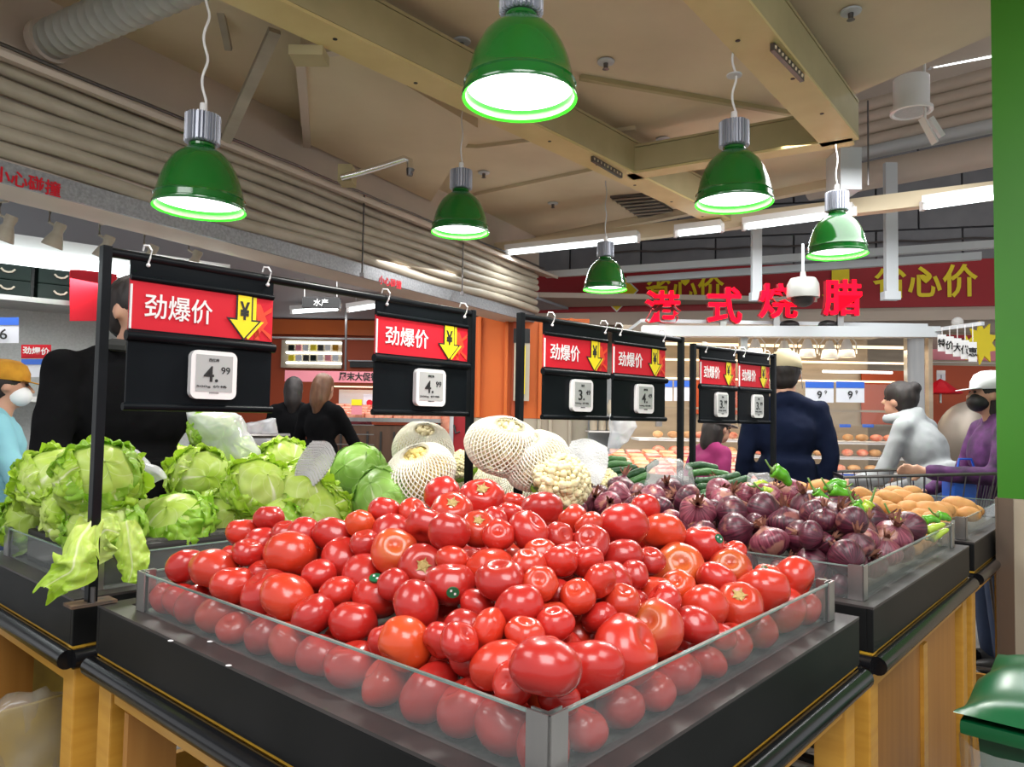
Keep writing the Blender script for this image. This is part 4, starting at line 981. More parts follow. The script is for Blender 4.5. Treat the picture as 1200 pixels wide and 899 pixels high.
def settle(A_, bx, n_, tol, zf):
    x0, x1, y0, y1 = bx
    for it in range(n_):
        for i in range(len(A_)):
            A = A_[i]
            for j in range(i + 1, len(A_)):
                B = A_[j]; D = (A[1] + B[1]) * tol; v = B[0] - A[0]
                if abs(v.x) > D or abs(v.y) > D or v.length >= D: continue
                rd = ((A[0] + B[0]) / 2 - CAM).normalized(); al = v.dot(rd); pe = v - rd * al
                need = math.sqrt(max(D * D - pe.length_squared, 0)); s_ = 1 if al >= 0 else -1
                mv = (need - abs(al)) * .17; pm = (pe.normalized() if pe.length > 1e-5 else Vector((1, 0, 0))) * (D - v.length) * .06
                A[0] -= rd * s_ * mv + pm; B[0] += rd * s_ * mv + pm
        for A in A_:
            l = TI @ A[0]; l.x = min(max(l.x, x0 + A[1]), x1 - A[1]); l.y = min(max(l.y, y0 + A[1]), y1 - A[1]); l.z = max(l.z, zf - .9 + A[1] * .9); A[0] = TM @ l
settle(ON, (OX0 + .006, OX1, OY0 + .006, OY1), 80, .92, Z0)
nv = len(ON)
for k in range(3):
    z = Z0 + .038 + k * .062; y = OY0 + .05; row = 0
    while y < OY1 - .04:
        x = OX0 + .05 + (.04 if (row + k) % 2 else 0)
        while x < OX0 + .78:
            r = fr.uniform(.034, .040); p = Vector((x + fr.uniform(-.006, .006), y + fr.uniform(-.006, .006), z))
            if z < Z0 + Ho(p.x, p.y) - .012 and (Ho(p.x, p.y) - .09 < z - Z0 or min(p.x - OX0, p.y - OY0, OY1 - p.y) < .09):
                w = TM @ Vector((p.x, p.y, p.z - .9))
                if all((w - o[0]).length > (r + o[1]) * .9 for o in ON): ON.append([w, r, 'd', True, -1, -1])
            x += .08
        y += .07; row += 1
osp = {(933, 628): 'big dark onion above the middle of the onion glass', (985, 614): 'big shiny red onion near the right rear of the pile', (1065, 619): 'rightmost dark onion resting on the steel framed glass', (947, 592): 'dark onion with a torn dry tuft standing up in the middle',
       (902, 649): 'pinkish onion with a dry neck behind the onion glass', (988, 674): 'onion behind the steel corner of the onion tray', (858, 606): 'dark brownish onion on the left slope of the pile', (843, 577): 'bright pink red onion at the back of the pile',
       (1023, 611): 'dark onion beside the rightmost one, below the chillies', (728, 572): 'rearmost onion at the left end of the pile', (783, 575): 'pale brown onion in front of the clear plastic bag'}
for i, (p, r, kd, fx, px, py) in enumerate(ON):
    me, nk, rt = OM[fr.randrange(5, 8)] if kd == 'p' else OM[fr.randrange(0, 5)]
    o = put('onion', me, loc=p); s_ = r / .040; o.scale = (s_,) * 3
    o.rotation_euler = (fr.uniform(-1.6, 1.6), fr.uniform(-1.2, 1.2), fr.uniform(0, 6.28))
    if i < nv:
        put('neck', nk, o); put('root_tuft', rt, o)
        if (px, py) in osp: tag(o, osp[(px, py)], 'onion', 'red onions in the tray')
        else:
            zn = 'left end' if px < 770 else 'left part' if px < 850 else 'middle' if px < 940 else 'right part'; lv = 'back' if py < 600 else ('centre' if py < 640 else 'front')
            lab = f'{"pinkish" if kd == "p" else "dark purple"} onion in the {zn} of the pile, {lv}'
            tag(o, lab, 'onion', lab.replace('onion', 'onions'))
    else: tag(o, 'red onion lying underneath the visible layer of the pile', 'onion', 'red onions under the pile surface')

# ================================================================ LETTUCES
def leaf_mat(name, edge, mid, rib):
    m, nt, b = new_mat(name); N, Lk = nt.nodes, nt.links
    uv = N.new('ShaderNodeUVMap'); sp = N.new('ShaderNodeSeparateXYZ'); Lk.new(uv.outputs[0], sp.inputs[0])
    def mth(op, a, b_=None, c=None, clamp=False):
        n = N.new('ShaderNodeMath'); n.operation = op; n.use_clamp = clamp
        for i, v in enumerate((a, b_, c)):
            if v is None: continue
            if isinstance(v, (int, float)): n.inputs[i].default_value = v
            else: Lk.new(v, n.inputs[i])
        return n.outputs[0]
    s_ = mth('ABSOLUTE', mth('MULTIPLY_ADD', sp.outputs['X'], 2, -1)); t = sp.outputs['Y']
    ribf = mth('SUBTRACT', 1.0, mth('DIVIDE', s_, mth('MULTIPLY_ADD', t, -.11, .14)), clamp=True)
    # branching veins: bands of (t - |s|)
    vv = mth('ABSOLUTE', mth('SINE', mth('MULTIPLY', mth('SUBTRACT', t, mth('MULTIPLY', s_, .55)), 17.0)))
    vein = mth('MULTIPLY', mth('SUBTRACT', 1.0, mth('MULTIPLY', vv, 7.0), clamp=True), .30)
    tc = N.new('ShaderNodeTexCoord'); nz = N.new('ShaderNodeTexNoise'); nz.inputs['Scale'].default_value = 32; nz.inputs['Detail'].default_value = 5; Lk.new(tc.outputs['Object'], nz.inputs[0])
    f = mth('ADD', mth('MULTIPLY', mth('MULTIPLY', t, mth('MULTIPLY_ADD', s_, .4, .75)), 1.0), mth('MULTIPLY_ADD', nz.outputs['Fac'], .9, -.45), clamp=True)
    mx = N.new('ShaderNodeMix'); mx.data_type = 'RGBA'; Lk.new(f, mx.inputs['Factor']); mx.inputs[6].default_value = (*mid, 1); mx.inputs[7].default_value = (*edge, 1)
    m2 = N.new('ShaderNodeMix'); m2.data_type = 'RGBA'; Lk.new(mth('MAXIMUM', ribf, vein), m2.inputs['Factor']); Lk.new(mx.outputs[2], m2.inputs[6]); m2.inputs[7].default_value = (*rib, 1)
    Lk.new(m2.outputs[2], b.inputs['Base Color']); b.inputs['Roughness'].default_value = .42
    bp = N.new('ShaderNodeBump'); bp.inputs['Strength'].default_value = .6; bp.inputs['Distance'].default_value = .008
    n2 = N.new('ShaderNodeTexNoise'); n2.noise_type = 'RIDGED_MULTIFRACTAL'; n2.inputs['Scale'].default_value = 22; n2.inputs['Detail'].default_value = 4; Lk.new(tc.outputs['Object'], n2.inputs[0])
    Lk.new(n2.outputs['Fac'], bp.inputs['Height']); Lk.new(bp.outputs[0], b.inputs['Normal'])
    tr = N.new('ShaderNodeBsdfTranslucent'); Lk.new(m2.outputs[2], tr.inputs[0]); ms = N.new('ShaderNodeMixShader'); ms.inputs[0].default_value = .28
    Lk.new(b.outputs[0], ms.inputs[1]); Lk.new(tr.outputs[0], ms.inputs[2]); Lk.new(ms.outputs[0], N['Material Output'].inputs[0])
    return m
M['leafy'] = leaf_mat('lettuce_yellow_green', (.36, .58, .03), (.60, .74, .16), (.84, .88, .52))
M['leafp'] = leaf_mat('lettuce_pale', (.45, .64, .07), (.72, .80, .32), (.88, .90, .64))
M['leafg'] = leaf_mat('lettuce_green', (.26, .50, .03), (.44, .66, .10), (.70, .80, .42))
M['cab'] = leaf_mat('cabbage_green', (.24, .46, .07), (.36, .58, .15), (.62, .76, .42))
M['netw'] = M['foamw']
def leaf_fn(Rr, az, w, tmax, k, ruff, seed, curl):
    def f(a, b):
        s_ = 2 * a - 1; t = b
        ww = w * min(1, (t / .3 + .12)) * (1 - .25 * t ** 5)
        th = .10 + t * tmax * (1 - .10 * s_ * s_); ph = az + s_ * ww * (.75 + .5 * math.sin(th)) + .12 * math.sin(t * 5 + seed)
        e = max(abs(s_) - .55, 0) * 1.3 + max(t - .80, 0) * 2.2            # how near the leaf edge
        wav = math.sin(s_ * 10 + t * 6 + seed) + .8 * math.sin(t * 21 - s_ * 6 + seed * 2)
        rr = Rr * (1 + .022 * k + min(e, 1) ** 1.5 * curl + ruff * .085 * wav * min(e + .15, .9))
        nz = noise.noise(Vector((s_ * 2.2 + seed, t * 3.1, k))) * .07 + (.5 - abs(noise.noise(Vector((s_ * 5 + seed, t * 6, k))))) * .10 * (.15 + ruff * .8) - .05 * ruff
        rr *= 1 + nz - .03 * math.exp(-(s_ / .07) ** 2)
        rr = max(rr, Rr * .93)
        return Vector((rr * math.sin(th) * math.cos(ph), rr * math.sin(th) * math.sin(ph), -rr * math.cos(th)))
    return f
def head_meshes(seed, n_, mats, ruff, curl, flat=.9):
    q = random.Random(seed); Rr = .088; out = []
    mb = MB(); mb.grid(lambda a, b: Vector((math.cos(a * 6.2832) * math.sin(.02 + b * 3.1), math.sin(a * 6.2832) * math.sin(.02 + b * 3.1), -math.cos(.02 + b * 3.1) * flat)) * Rr * (1 + .05 * noise.noise(Vector((a * 6, b * 5, seed))) + .03 * math.sin(a * 38 + 6 * math.sin(b * 5)) * math.sin(b * 3.1)), 40, 22)
    out.append(('core', mb.mesh('core', [mats[0]], smooth='full')))
    for i in range(n_):
        az = i * 2.4 + q.uniform(-.3, .3); tm = q.uniform(1.75, 2.5); k = 1 + i * .35
        mb = MB(); mb.grid(leaf_fn(Rr, az, q.uniform(.95, 1.3), tm, k, ruff, seed * 3 + i * 1.7, curl * q.uniform(.2, 1.6)), 36, 38)
        if ruff > .5:
            for v in mb.bm.verts:
                w_ = v.co * 34 + Vector((seed, i, 0)); v.co += v.co.normalized() * ((.45 - abs(noise.noise(w_))) * .013 + noise.noise(w_ * 2.1) * .004)
        for v in mb.bm.verts: v.co.z *= flat
        out.append(('leaf', mb.mesh('leaf', [mats[min(1 + (i % max(len(mats) - 1, 1)), len(mats) - 1)]], smooth='full')))
    return out
HEADS = {'l': [head_meshes(s_, 8, m_, 1.25, .16) for s_, m_ in ((2, ['leafp', 'leafy', 'leafp']), (5, ['leafp', 'leafy', 'leafp']), (9, ['leafp', 'leafy', 'leafy']))],
         'g': [head_meshes(s_, 8, m_, 1.0, .14) for s_, m_ in ((12, ['leafp', 'leafg', 'leafy']), (15, ['leafp', 'leafg', 'leafg']))],
         'c': [head_meshes(s_, 7, m_, .22, .03) for s_, m_ in ((21, ['cab', 'cab', 'cab']), (24, ['cab', 'cab', 'cab']))]}
lett = [  # px, py, r px, kind, variant, real radius, label
    (104, 562, 45, 'g', 0, .098, 'large lettuce head on top of the left pile, next to the leftmost post'),
    (72, 600, 43, 'l', 0, .095, 'pale round lettuce in front of the large top one, above the left glass'),
    (122, 622, 42, 'g', 1, .092, 'lettuce with one broad veined leaf facing forward near the tray corner'),
    (8, 568, 42, 'l', 1, .098, 'lettuce cut by the left edge, towards the back'),
    (12, 612, 36, 'g', 0, .090, 'lettuce behind the left glass, cut by the left edge'),
    (45, 636, 30, 'l', 2, .085, 'lettuce low behind the left glass, mostly covered'),
    (165, 602, 28, 'l', 2, .085, 'ruffled lettuce just right of the leftmost post'),
    (208, 616, 40, 'g', 1, .095, 'dark green lettuce right of the leftmost post, above the tomato tray corner'),
    (236, 562, 36, 'l', 1, .095, 'bright rounded lettuce at the back under the plastic bag'),
    (262, 608, 36, 'l', 0, .092, 'lettuce behind the left rear tomatoes, left one of the front row'),
    (300, 572, 36, 'l', 2, .092, 'ruffled bright lettuce in the middle of the back row'),
    (332, 546, 31, 'l', 0, .092, 'lettuce standing highest in the middle, beside the foam net'),
    (318, 612, 36, 'g', 0, .092, 'lettuce directly behind the dark tomatoes, centre of the front row'),
    (352, 580, 36, 'l', 1, .095, 'very ruffled pale lettuce right of the centre of the pile'),
    (374, 606, 38, 'l', 2, .100, 'pale creased lettuce next to the two green cabbages'),
    (420, 553, 33, 'c', 0, .098, 'smooth round green cabbage, rear one of the two'),
    (452, 583, 39, 'c', 1, .105, 'green cabbage with folded outer leaf, front one of the two'),
    (398, 578, 22, 'g', 1, .085, 'dark leafy lettuce squeezed behind the rear cabbage'),
    (185, 572, 28, 'l', 0, .090, 'pale lettuce behind the white plastic wrap'),
    (268, 640, 24, 'g', 0, .085, 'lettuce low beside the left rear tomatoes'),
    (205, 578, 26, 'g', 1, .085, 'dark leaved lettuce filling the gap behind the ones right of the post'),
    (270, 572, 24, 'l', 0, .085, 'small bright lettuce between the two rounded ones in the back row'),
    (280, 545, 28, 'l', 2, .088, 'ruffled lettuce at the back right of the produce bag'),
    (160, 560, 26, 'g', 0, .088, 'green lettuce at the back behind the leftmost post'),
    (205, 545, 24, 'l', 0, .085, 'lettuce at the very back left of the produce bag'),
    (385, 560, 24, 'l', 1, .085, 'lettuce just left of the rear cabbage'),
    (345, 620, 26, 'g', 0, .085, 'lettuce low in the front row above the tomatoes, centre right'),
    (240, 640, 26, 'g', 1, .085, 'dark lettuce low in the front row beside the tray corner'),
    (50, 560, 30, 'g', 1, .090, 'green leafy lettuce behind the pale round one at the left'),
    (150, 650, 24, 'l', 1, .080, 'lettuce low in the tray corner behind the leftmost post')]
fr = random.Random(5)
LX0, LX1, LY0, LY1 = .03, 1.02, 1.37, 2.02
for (px, py, rp, kd, vi, rr, lab) in lett:
    d = rr * F / rp; p = CAM + ray(px, py) * (d / ray(px, py).y)
    l = TI @ p
    if kd != 'c' and px < 390: l.y = max(l.y, LY0 + rr * .7); l.x = min(max(l.x, LX0 + rr * .8), 1.3)
    l.z = max(l.z, -.006 + rr * .9); p = TM @ l
    r = thing('cabbage' if kd == 'c' else 'lettuce', lab, 'cabbage' if kd == 'c' else 'lettuce', p, group='cabbages' if kd == 'c' else 'lettuce heads on the left table')
    s_ = rr / .091; r.scale = (s_, s_, s_)
    d_ = (CAM - p).normalized() + Vector((fr.uniform(-.7, .7), 0, fr.uniform(.0, .9)))
    r.rotation_euler = d_.to_track_quat('Z', 'Y').to_euler(); r.rotation_euler.rotate_axis('Z', fr.uniform(0, 6.28))
    for nm, me in HEADS[kd][vi]: put(nm, me, r)
# the outer leaf that hangs over the glass, and the one at the corner
def loose(name, label, pts, wid, m_, seed, ruf=.02):
    n_ = len(pts); P3 = [Vector(p) for p in pts]
    def cr(t):
        x = t * (n_ - 1); i = min(int(x), n_ - 2); f_ = x - i
        a, b, c, d = P3[max(i - 1, 0)], P3[i], P3[i + 1], P3[min(i + 2, n_ - 1)]
        return .5 * ((2 * b) + (-a + c) * f_ + (2 * a - 5 * b + 4 * c - d) * f_ ** 2 + (-a + 3 * b - 3 * c + d) * f_ ** 3)
    def f(a, b):
        p = cr(b); t = (cr(min(b + .02, 1)) - cr(max(b - .02, 0))).normalized(); side = t.cross(Vector((.3, -1, .35))).normalized(); nn = side.cross(t)
        s_ = a * 2 - 1; w = wid * math.sin(math.pi * (.12 + .80 * b)) ** .7
        wv = math.sin(b * 19 + s_ * 3 + seed) + .6 * math.sin(b * 37 - s_ * 7)
        return p + side * s_ * w + nn * (ruf * abs(s_) ** 1.5 * wv + .010 * noise.noise(Vector((s_ * 4, b * 9, seed))) - .02 * s_ * s_)
    o = MB().grid(f, 16, 40).build(name, m_, smooth='full')
    return tag(o, label, 'leaf')
def q3(px, py, d): return aty(px, py, d)
loose('lettuce_leaf', 'crumpled bright lettuce leaf hanging over the left glass in front of the post', [q3(112, 606, 1.60), q3(96, 628, 1.545), q3(88, 650, 1.50), q3(84, 668, 1.49), q3(66, 680, 1.49), q3(53, 688, 1.47)], .038, 'leafy', 3)
loose('lettuce_leaf', 'pale lettuce leaf spread behind the glass corner left of the post', [q3(88, 660, 1.66), q3(104, 640, 1.64), q3(122, 622, 1.64), q3(140, 625, 1.66)], .05, 'leafp', 8, .008)
loose('lettuce_leaf', 'lettuce leaf poking down between the two trays right of the post', [q3(148, 610, 1.72), q3(152, 640, 1.70), q3(155, 665, 1.69), q3(150, 683, 1.68)], .035, 'leafy', 11, .012)

# ================================================================ CAULIFLOWERS IN FOAM NETS
M['curd'] = mat('cauliflower_curd', (.72, .64, .34), .75, c2=(.80, .72, .46), scale=30, bump=.5, bscale=90)
M['curdy'] = mat('cauliflower_yellow', (.70, .52, .14), .75, c2=(.76, .62, .26), scale=30, bump=.5, bscale=90)
def curd_mesh(seed, m_):
    q = random.Random(seed); mb = MB()
    mb.sph((0, 0, 0), .080, 20, 14, scale=(1, 1, .78))
    for i in range(190):
        a = i * 2.399; z = 1 - (i + .5) / 190 * 1.35; rh = math.sqrt(max(1 - z * z, 0)); rr = .084 * q.uniform(.94, 1.05)
        c = Vector((rh * math.cos(a), rh * math.sin(a), z * .80)) * rr; s_ = q.uniform(.007, .015)
        st = bmesh.ops.create_icosphere(mb.bm, subdivisions=2, radius=s_, matrix=Matrix.Translation(c))
        for v in st['verts']: v.co += (v.co - c).normalized() * noise.noise(v.co * 260) * .004
    return mb.mesh('curd', [m_], smooth='full')
def net_mesh(seed, sx, sz, tail=False, nd=44, rows=22):
    q = random.Random(seed); bm = bmesh.new(); g = []
    for j in range(rows + 1):
        ring = []
        for i in range(nd):
            a = (i + (.5 if j % 2 else 0)) / nd * 6.2832; th = .32 + (j / rows) * 2.5
            rr = .100 + .004 * noise.noise(Vector((math.cos(a) * 2, math.sin(a) * 2, th * 2 + seed)))
            ring.append(bm.verts.new((rr * math.sin(th) * math.cos(a) * sx, rr * math.sin(th) * math.sin(a), rr * math.cos(th) * sz)))
        g.append(ring)
    for j in range(0, rows - 1):
        for i in range(nd):
            if j % 2 == 0: A = g[j][i]; B = g[j + 1][i]; C = g[j + 2][i]; D = g[j + 1][(i - 1) % nd]
            else: A = g[j][i]; B = g[j + 1][(i + 1) % nd]; C = g[j + 2][i]; D = g[j + 1][i]
            try: bm.faces.new((A, B, C, D))
            except ValueError: pass
    me = bpy.data.meshes.new('n'); bm.to_mesh(me); bm.free()
    o = bpy.data.objects.new('n', me); col.objects.link(o)
    w = o.modifiers.new('w', 'WIREFRAME'); w.thickness = .0062; w.use_even_offset = False
    me2 = bpy.data.meshes.new_from_object(o.evaluated_get(bpy.context.evaluated_depsgraph_get())); bpy.data.objects.remove(o); bpy.data.meshes.remove(me)
    me2.materials.clear(); me2.materials.append(M['foam']); me2.name = 'foam_net'; return me2
CURD = [curd_mesh(1, 'curd'), curd_mesh(4, 'curdy'), curd_mesh(7, 'curd')]
NETS = [net_mesh(1, 1.05, .85), net_mesh(2, 1.2, .85), net_mesh(3, 1.0, .95, nd=40, rows=19)]
mb = MB(); mb.grid(leaf_fn(.085, 0, .8, 1.1, 3, .6, 4, .1), 12, 12); CLEAF = mb.mesh('leaf', ['leafg'], smooth='full')
cauli = [(496, 527, 33, 0, 0, 'netted cauliflower at the back, left end of the pile', True), (492, 556, 36, 1, 1, 'yellowish netted cauliflower right of the two green cabbages', True),
         (528, 572, 27, 0, 2, 'netted cauliflower between the yellowish one and the second black post', True), (590, 523, 36, 0, 1, 'netted cauliflower standing highest, between the second and third posts', True),
         (628, 540, 36, 0, 0, 'large netted cauliflower just right of the third black post', True), (657, 563, 37, 2, 0, 'bare cauliflower with its curd showing in front of the netted ones', False),
         (618, 576, 30, 0, 1, 'netted cauliflower low behind the topmost tomatoes', True), (565, 568, 27, 0, 2, 'netted cauliflower low behind the second black post', True),
         (706, 566, 20, 2, 0, 'small bare cauliflower at the right end beside the cucumbers', False), (540, 545, 20, 0, 0, 'pale cauliflower with green leaves in the middle of the pile', False),
         (462, 560, 18, 1, 0, 'yellow cauliflower peeking out behind the cabbages', False)]
for i, (px, py, rp, ci, ni, lab, net) in enumerate(cauli):
    rr = .098; d = rr * F / rp if rp > 24 else rr * F / 30; p = aty(px, py, min(d, 3.0)); l = TI @ p
    r = thing('cauliflower', lab, 'cauliflower', p, group='cauliflowers behind the tomatoes')
    s_ = (rp * min(d, 3.0) / F) / .094; r.scale = (s_, s_, s_)
    up = (CAM - p).normalized() * .6 + Vector((fr.uniform(-.6, .6), 0, .9)); r.rotation_euler = up.to_track_quat('Z', 'Y').to_euler(); r.rotation_euler.rotate_axis('Z', fr.uniform(0, 6))
    put('curd', CURD[ci], r)
    if net: put('foam_net', NETS[ni], r)
    else:
        for k in range(4): put('leaf', CLEAF, r, rot=(0, 0, k * 1.6))
# empty foam net sleeves
def sleeve(label, c, w, h, tilt, m_='foamw', name='foam_net_sleeve', holes=True):
    bm = bmesh.new(); nx, ny = 22, 24; vs = []
    for j in range(ny + 1):
        for i in range(nx + 1):
            x = (i / nx - .5) * w * (.75 + .35 * math.sin(j / ny * 2.6)); z = (j / ny) * h; off = .5 if j % 2 else 0
            x += off * w / nx; y = .018 * math.cos(x / w * 3.0) + .006 * noise.noise(Vector((x * 20, z * 20, 1)))
            vs.append(bm.verts.new((x, y, z + (.012 * math.cos(x / w * 5)))))
    for j in range(ny):
        for i in range(nx):
            a = j * (nx + 1) + i; bm.faces.new((vs[a], vs[a + 1], vs[a + nx + 2], vs[a + nx + 1]))
    me = bpy.data.meshes.new('n'); bm.to_mesh(me); bm.free(); o = bpy.data.objects.new('n', me); col.objects.link(o)
    if holes: wf = o.modifiers.new('w', 'WIREFRAME'); wf.thickness = .0042; wf.use_even_offset = False
    else: wf = o.modifiers.new('s', 'SOLIDIFY'); wf.thickness = .003
    me2 = bpy.data.meshes.new_from_object(o.evaluated_get(bpy.context.evaluated_depsgraph_get())); bpy.data.objects.remove(o); bpy.data.meshes.remove(me)
    me2.materials.clear(); me2.materials.append(M[m_])
    o = put(name, me2, loc=c, rot=(R(-12), R(tilt), 0)); return tag(o, label, 'foam net')
sleeve('empty white foam net standing among the lettuces', aty(356, 562, 2.2), .085, .12, 28)
sleeve('white foam sheet standing behind the bare cauliflower', aty(684, 566, 2.5), .13, .145, 8, holes=False)

# ================================================================ CHILLIES, POTATOES, CUCUMBERS
M['chil'] = mat('chilli_green', (.06, .30, .012), .22, c2=(.12, .42, .02), scale=9, coat=.5)
M['chily'] = mat('chilli_yellow_green', (.35, .52, .03), .25, c2=(.45, .58, .06), scale=9, coat=.4)
M['stem'] = mat('chilli_stem', (.10, .20, .03), .5)
M['pota'] = mat('potato_skin', (.46, .20, .05), .65, c2=(.54, .28, .09), scale=18, bump=.15, bscale=50)
M['cuc'] = mat('cucumber_green', (.010, .055, .015), .38, c2=(.02, .09, .02), scale=14, bump=.6, bscale=70)
M['cucl'] = mat('cucumber_light', (.05, .17, .03), .38, c2=(.02, .09, .02), scale=9, bump=.6, bscale=70)
def bent(name, pts, r0, m_, label, cat, group, stem=True, taper=.25, warts=False):
    P3 = [Vector(p) for p in pts]; r = thing(name, label, cat, P3[0], group=group) if stem else None
    nn = 20; out = []; rad = []
    for k in range(nn + 1):
        t = k / nn; x = t * (len(P3) - 1); i = min(int(x), len(P3) - 2); f_ = x - i
        a, b, c, d = P3[max(i - 1, 0)], P3[i], P3[i + 1], P3[min(i + 2, len(P3) - 1)]
        out.append(.5 * ((2 * b) + (-a + c) * f_ + (2 * a - 5 * b + 4 * c - d) * f_ ** 2 + (-a + 3 * b - 3 * c + d) * f_ ** 3))
        e = min(t / .12, 1) ** .5 * .999 + .001; rad.append(max(r0 * e * ((1 - t) ** .45 if taper < .5 else min((1 - t) / .1, 1) ** .5) * (1 + .06 * math.sin(t * 17)), .0008))
    mb = MB().path(out, r0, 12, rad=rad)
    if stem:
        mb.build('body', m_, r, smooth='full', world=True)
        d0 = (out[0] - out[1]).normalized()
        MB().path([out[1], out[0] + d0 * .002, out[0] + d0 * .015 + Vector((0, 0, .006)), out[0] + d0 * .028 + Vector((0, 0, .02))], .003, 6, rad=[r0 * .75, .005, .003, .0028]).build('stem', 'stem', r, smooth='full', world=True)
        return r
    return tag(mb.build(name, m_, smooth='full'), label, cat, group)
G = 'green chillies on the onion table'
ch = [([(905, 552), (918, 560), (926, 572)], .022, 'chil', 2.72, 'big green chilli lying across the back of the onion pile, left one'),
      ([(972, 574), (985, 580), (1000, 585), (1012, 597)], .017, 'chil', 2.45, 'thick green chilli on top of the chilli heap'),
      ([(990, 572), (978, 568), (965, 576)], .015, 'chil', 2.55, 'bright chilli at the top left of the heap with its stem up'),
      ([(955, 577), (962, 583), (972, 588)], .013, 'chil', 2.4, 'chilli tucked under the heap on its left side'),
      ([(1020, 590), (1014, 598), (1004, 604)], .014, 'chily', 2.35, 'pale chilli in front of the potatoes'),
      ([(1000, 590), (1008, 600), (1016, 608)], .013, 'chil', 2.3, 'chilli pointing down towards the onions'),
      ([(884, 572), (894, 568), (905, 574)], .011, 'chily', 2.7, 'yellowish chilli at the left beside the thin plastic bag'),
      ([(893, 576), (904, 578), (913, 583)], .011, 'chily', 2.65, 'yellow green chilli behind the pale onion'),
      ([(1082, 612), (1092, 610), (1102, 614)], .013, 'chil', 2.55, 'chilli behind the steel framed glass, upper left'),
      ([(1084, 624), (1095, 620), (1108, 616)], .012, 'chily', 2.5, 'pale chilli leaning on the steel framed glass'),
      ([(1090, 634), (1100, 628), (1112, 622)], .012, 'chily', 2.5, 'pale chilli low behind the steel framed glass'),
      ([(1098, 606), (1108, 608), (1114, 612)], .013, 'chil', 2.6, 'short green chilli at the far corner of the onion tray'),
      ([(1045, 606), (1052, 612), (1050, 618)], .012, 'chily', 2.4, 'pale chilli beside the rightmost onion')]
for pts, r0, m_, d, lab in ch: bent('chilli', [aty(x, y - 2, d - .12) for i, (x, y) in enumerate(pts)], r0 * 1.35, m_, lab, 'chilli', G)
def potato_mesh(seed):
    mb = MB(); mb.sph((0, 0, 0), .035, 20, 14, scale=(1.4, 1, .85))
    for v in mb.bm.verts: v.co += v.co.normalized() * noise.noise(v.co * 28 + Vector((seed, 0, 0))) * .006
    return mb.mesh('potato', ['pota'], smooth='full')
PM = [potato_mesh(i * 4) for i in range(3)]
pots = [(1010, 580, 13, 2.75), (1020, 590, 13, 2.7), (1043, 584, 12, 2.8), (1057, 583, 13, 2.85), (1076, 588, 15, 2.8), (1064, 596, 14, 2.72), (1050, 600, 12, 2.66), (1093, 600, 17, 2.68), (1080, 605, 13, 2.64), (1038, 594, 11, 2.68),
        (1104, 596, 12, 2.75), (1095, 610, 14, 2.6), (1070, 608, 12, 2.6), (1035, 581, 10, 2.85), (960, 570, 12, 2.95), (935, 572, 12, 2.95), (910, 574, 12, 2.95), (985, 573, 12, 2.95), (1048, 577, 11, 2.95), (1068, 577, 11, 2.95),
        (1112, 600, 12, 2.98), (1126, 593, 15, 3.0), (1135, 602, 12, 2.95), (1118, 590, 12, 3.05), (1142, 598, 10, 3.0)]
for i, (px, py, rp, d) in enumerate(pots):
    p = aty(px, py, d); o = put('potato', fr.choice(PM), loc=p, rot=(fr.uniform(-.4, .4), fr.uniform(-.4, .4), fr.uniform(-.5, .5))); s_ = rp * d / F / .042; o.scale = (s_,) * 3
    zn = 'in the last tray beside the green column' if px > 1108 else ('behind the chillies' if px < 1000 else 'between the chillies and the green column')
    lab = f'golden brown potato {zn}'; lab = f'{"larger" if rp > 13 else "smaller"} {lab}'.replace('golden brown ', '')
    tag(o, lab, 'potato', lab.replace('potato', 'potatoes', 1))
for i in range(36):                       # the layer below
    a = i % 9; b = i // 9; l = Vector((2.05 + b * .075, .12 + a * .085, Z0 - .9 + .03)); o = put('potato', PM[i % 3], loc=TM @ l, rot=(0, 0, fr.uniform(0, 3)))
    tag(o, 'potato under the visible row behind the chillies', 'potato', 'potatoes under the visible ones')
G = 'cucumbers on the far table'
cu = [((702, 548), (722, 544), (742, 546)), ((704, 555), (725, 552), (748, 548)), ((706, 562), (728, 560), (757, 550)), ((712, 568), (735, 566), (762, 556)), ((716, 575), (740, 572), (760, 566)), ((722, 582), (745, 580), (766, 574)), ((706, 542), (718, 538), (735, 540)),
      ((748, 562), (760, 548), (772, 540)), ((802, 548), (822, 545), (842, 550)), ((806, 556), (830, 553), (856, 558)), ((814, 564), (840, 562), (868, 556)), ((816, 571), (845, 569), (880, 560)), ((820, 578), (850, 576), (884, 568)), ((812, 583), (832, 582), (856, 580))]
for i, pts in enumerate(cu):
    d = 3.15 - (pts[1][1] - 540) * .008; lf = pts[0][0] < 790
    n_ = i if lf else i - 8
    bent('cucumber', [aty(x, y, d) for x, y in pts], .0155 if i != 7 else .013, 'cuc' if i % 3 else 'cucl', f'dark bumpy cucumber {"left" if lf else "right"} of the clear plastic bag, {ordw[n_]} from the {"top left" if lf else "top"}', 'cucumber', G, stem=False, taper=.6)
# cauliflower / cucumber filler below the visible ones keeps them off the tray floor
mb = MB(); 
for (x0, x1, y0, y1, h) in ((1.25, 2.2, 1.40, 2.02, .08), (2.48, 3.3, 1.40, 2.02, .10), (.06, .98, 1.45, 1.93, .09)):
    r = thing('riser', {1.25: 'dark riser box under the cauliflowers', 2.48: 'dark riser box under the cucumbers', .06: 'dark riser box under the lettuces'}[x0], 'riser', T(x0, y0, -.006), TA)
    MB().box(((x1 - x0) / 2, (y1 - y0) / 2, h / 2), (x1 - x0, y1 - y0, h), bev=.008).build('board', 'dark', r)
    MB().box(((x1 - x0) / 2, (y1 - y0) / 2, h + .003), (x1 - x0 - .03, y1 - y0 - .03, .006)).build('liner', 'mat_floor', r)
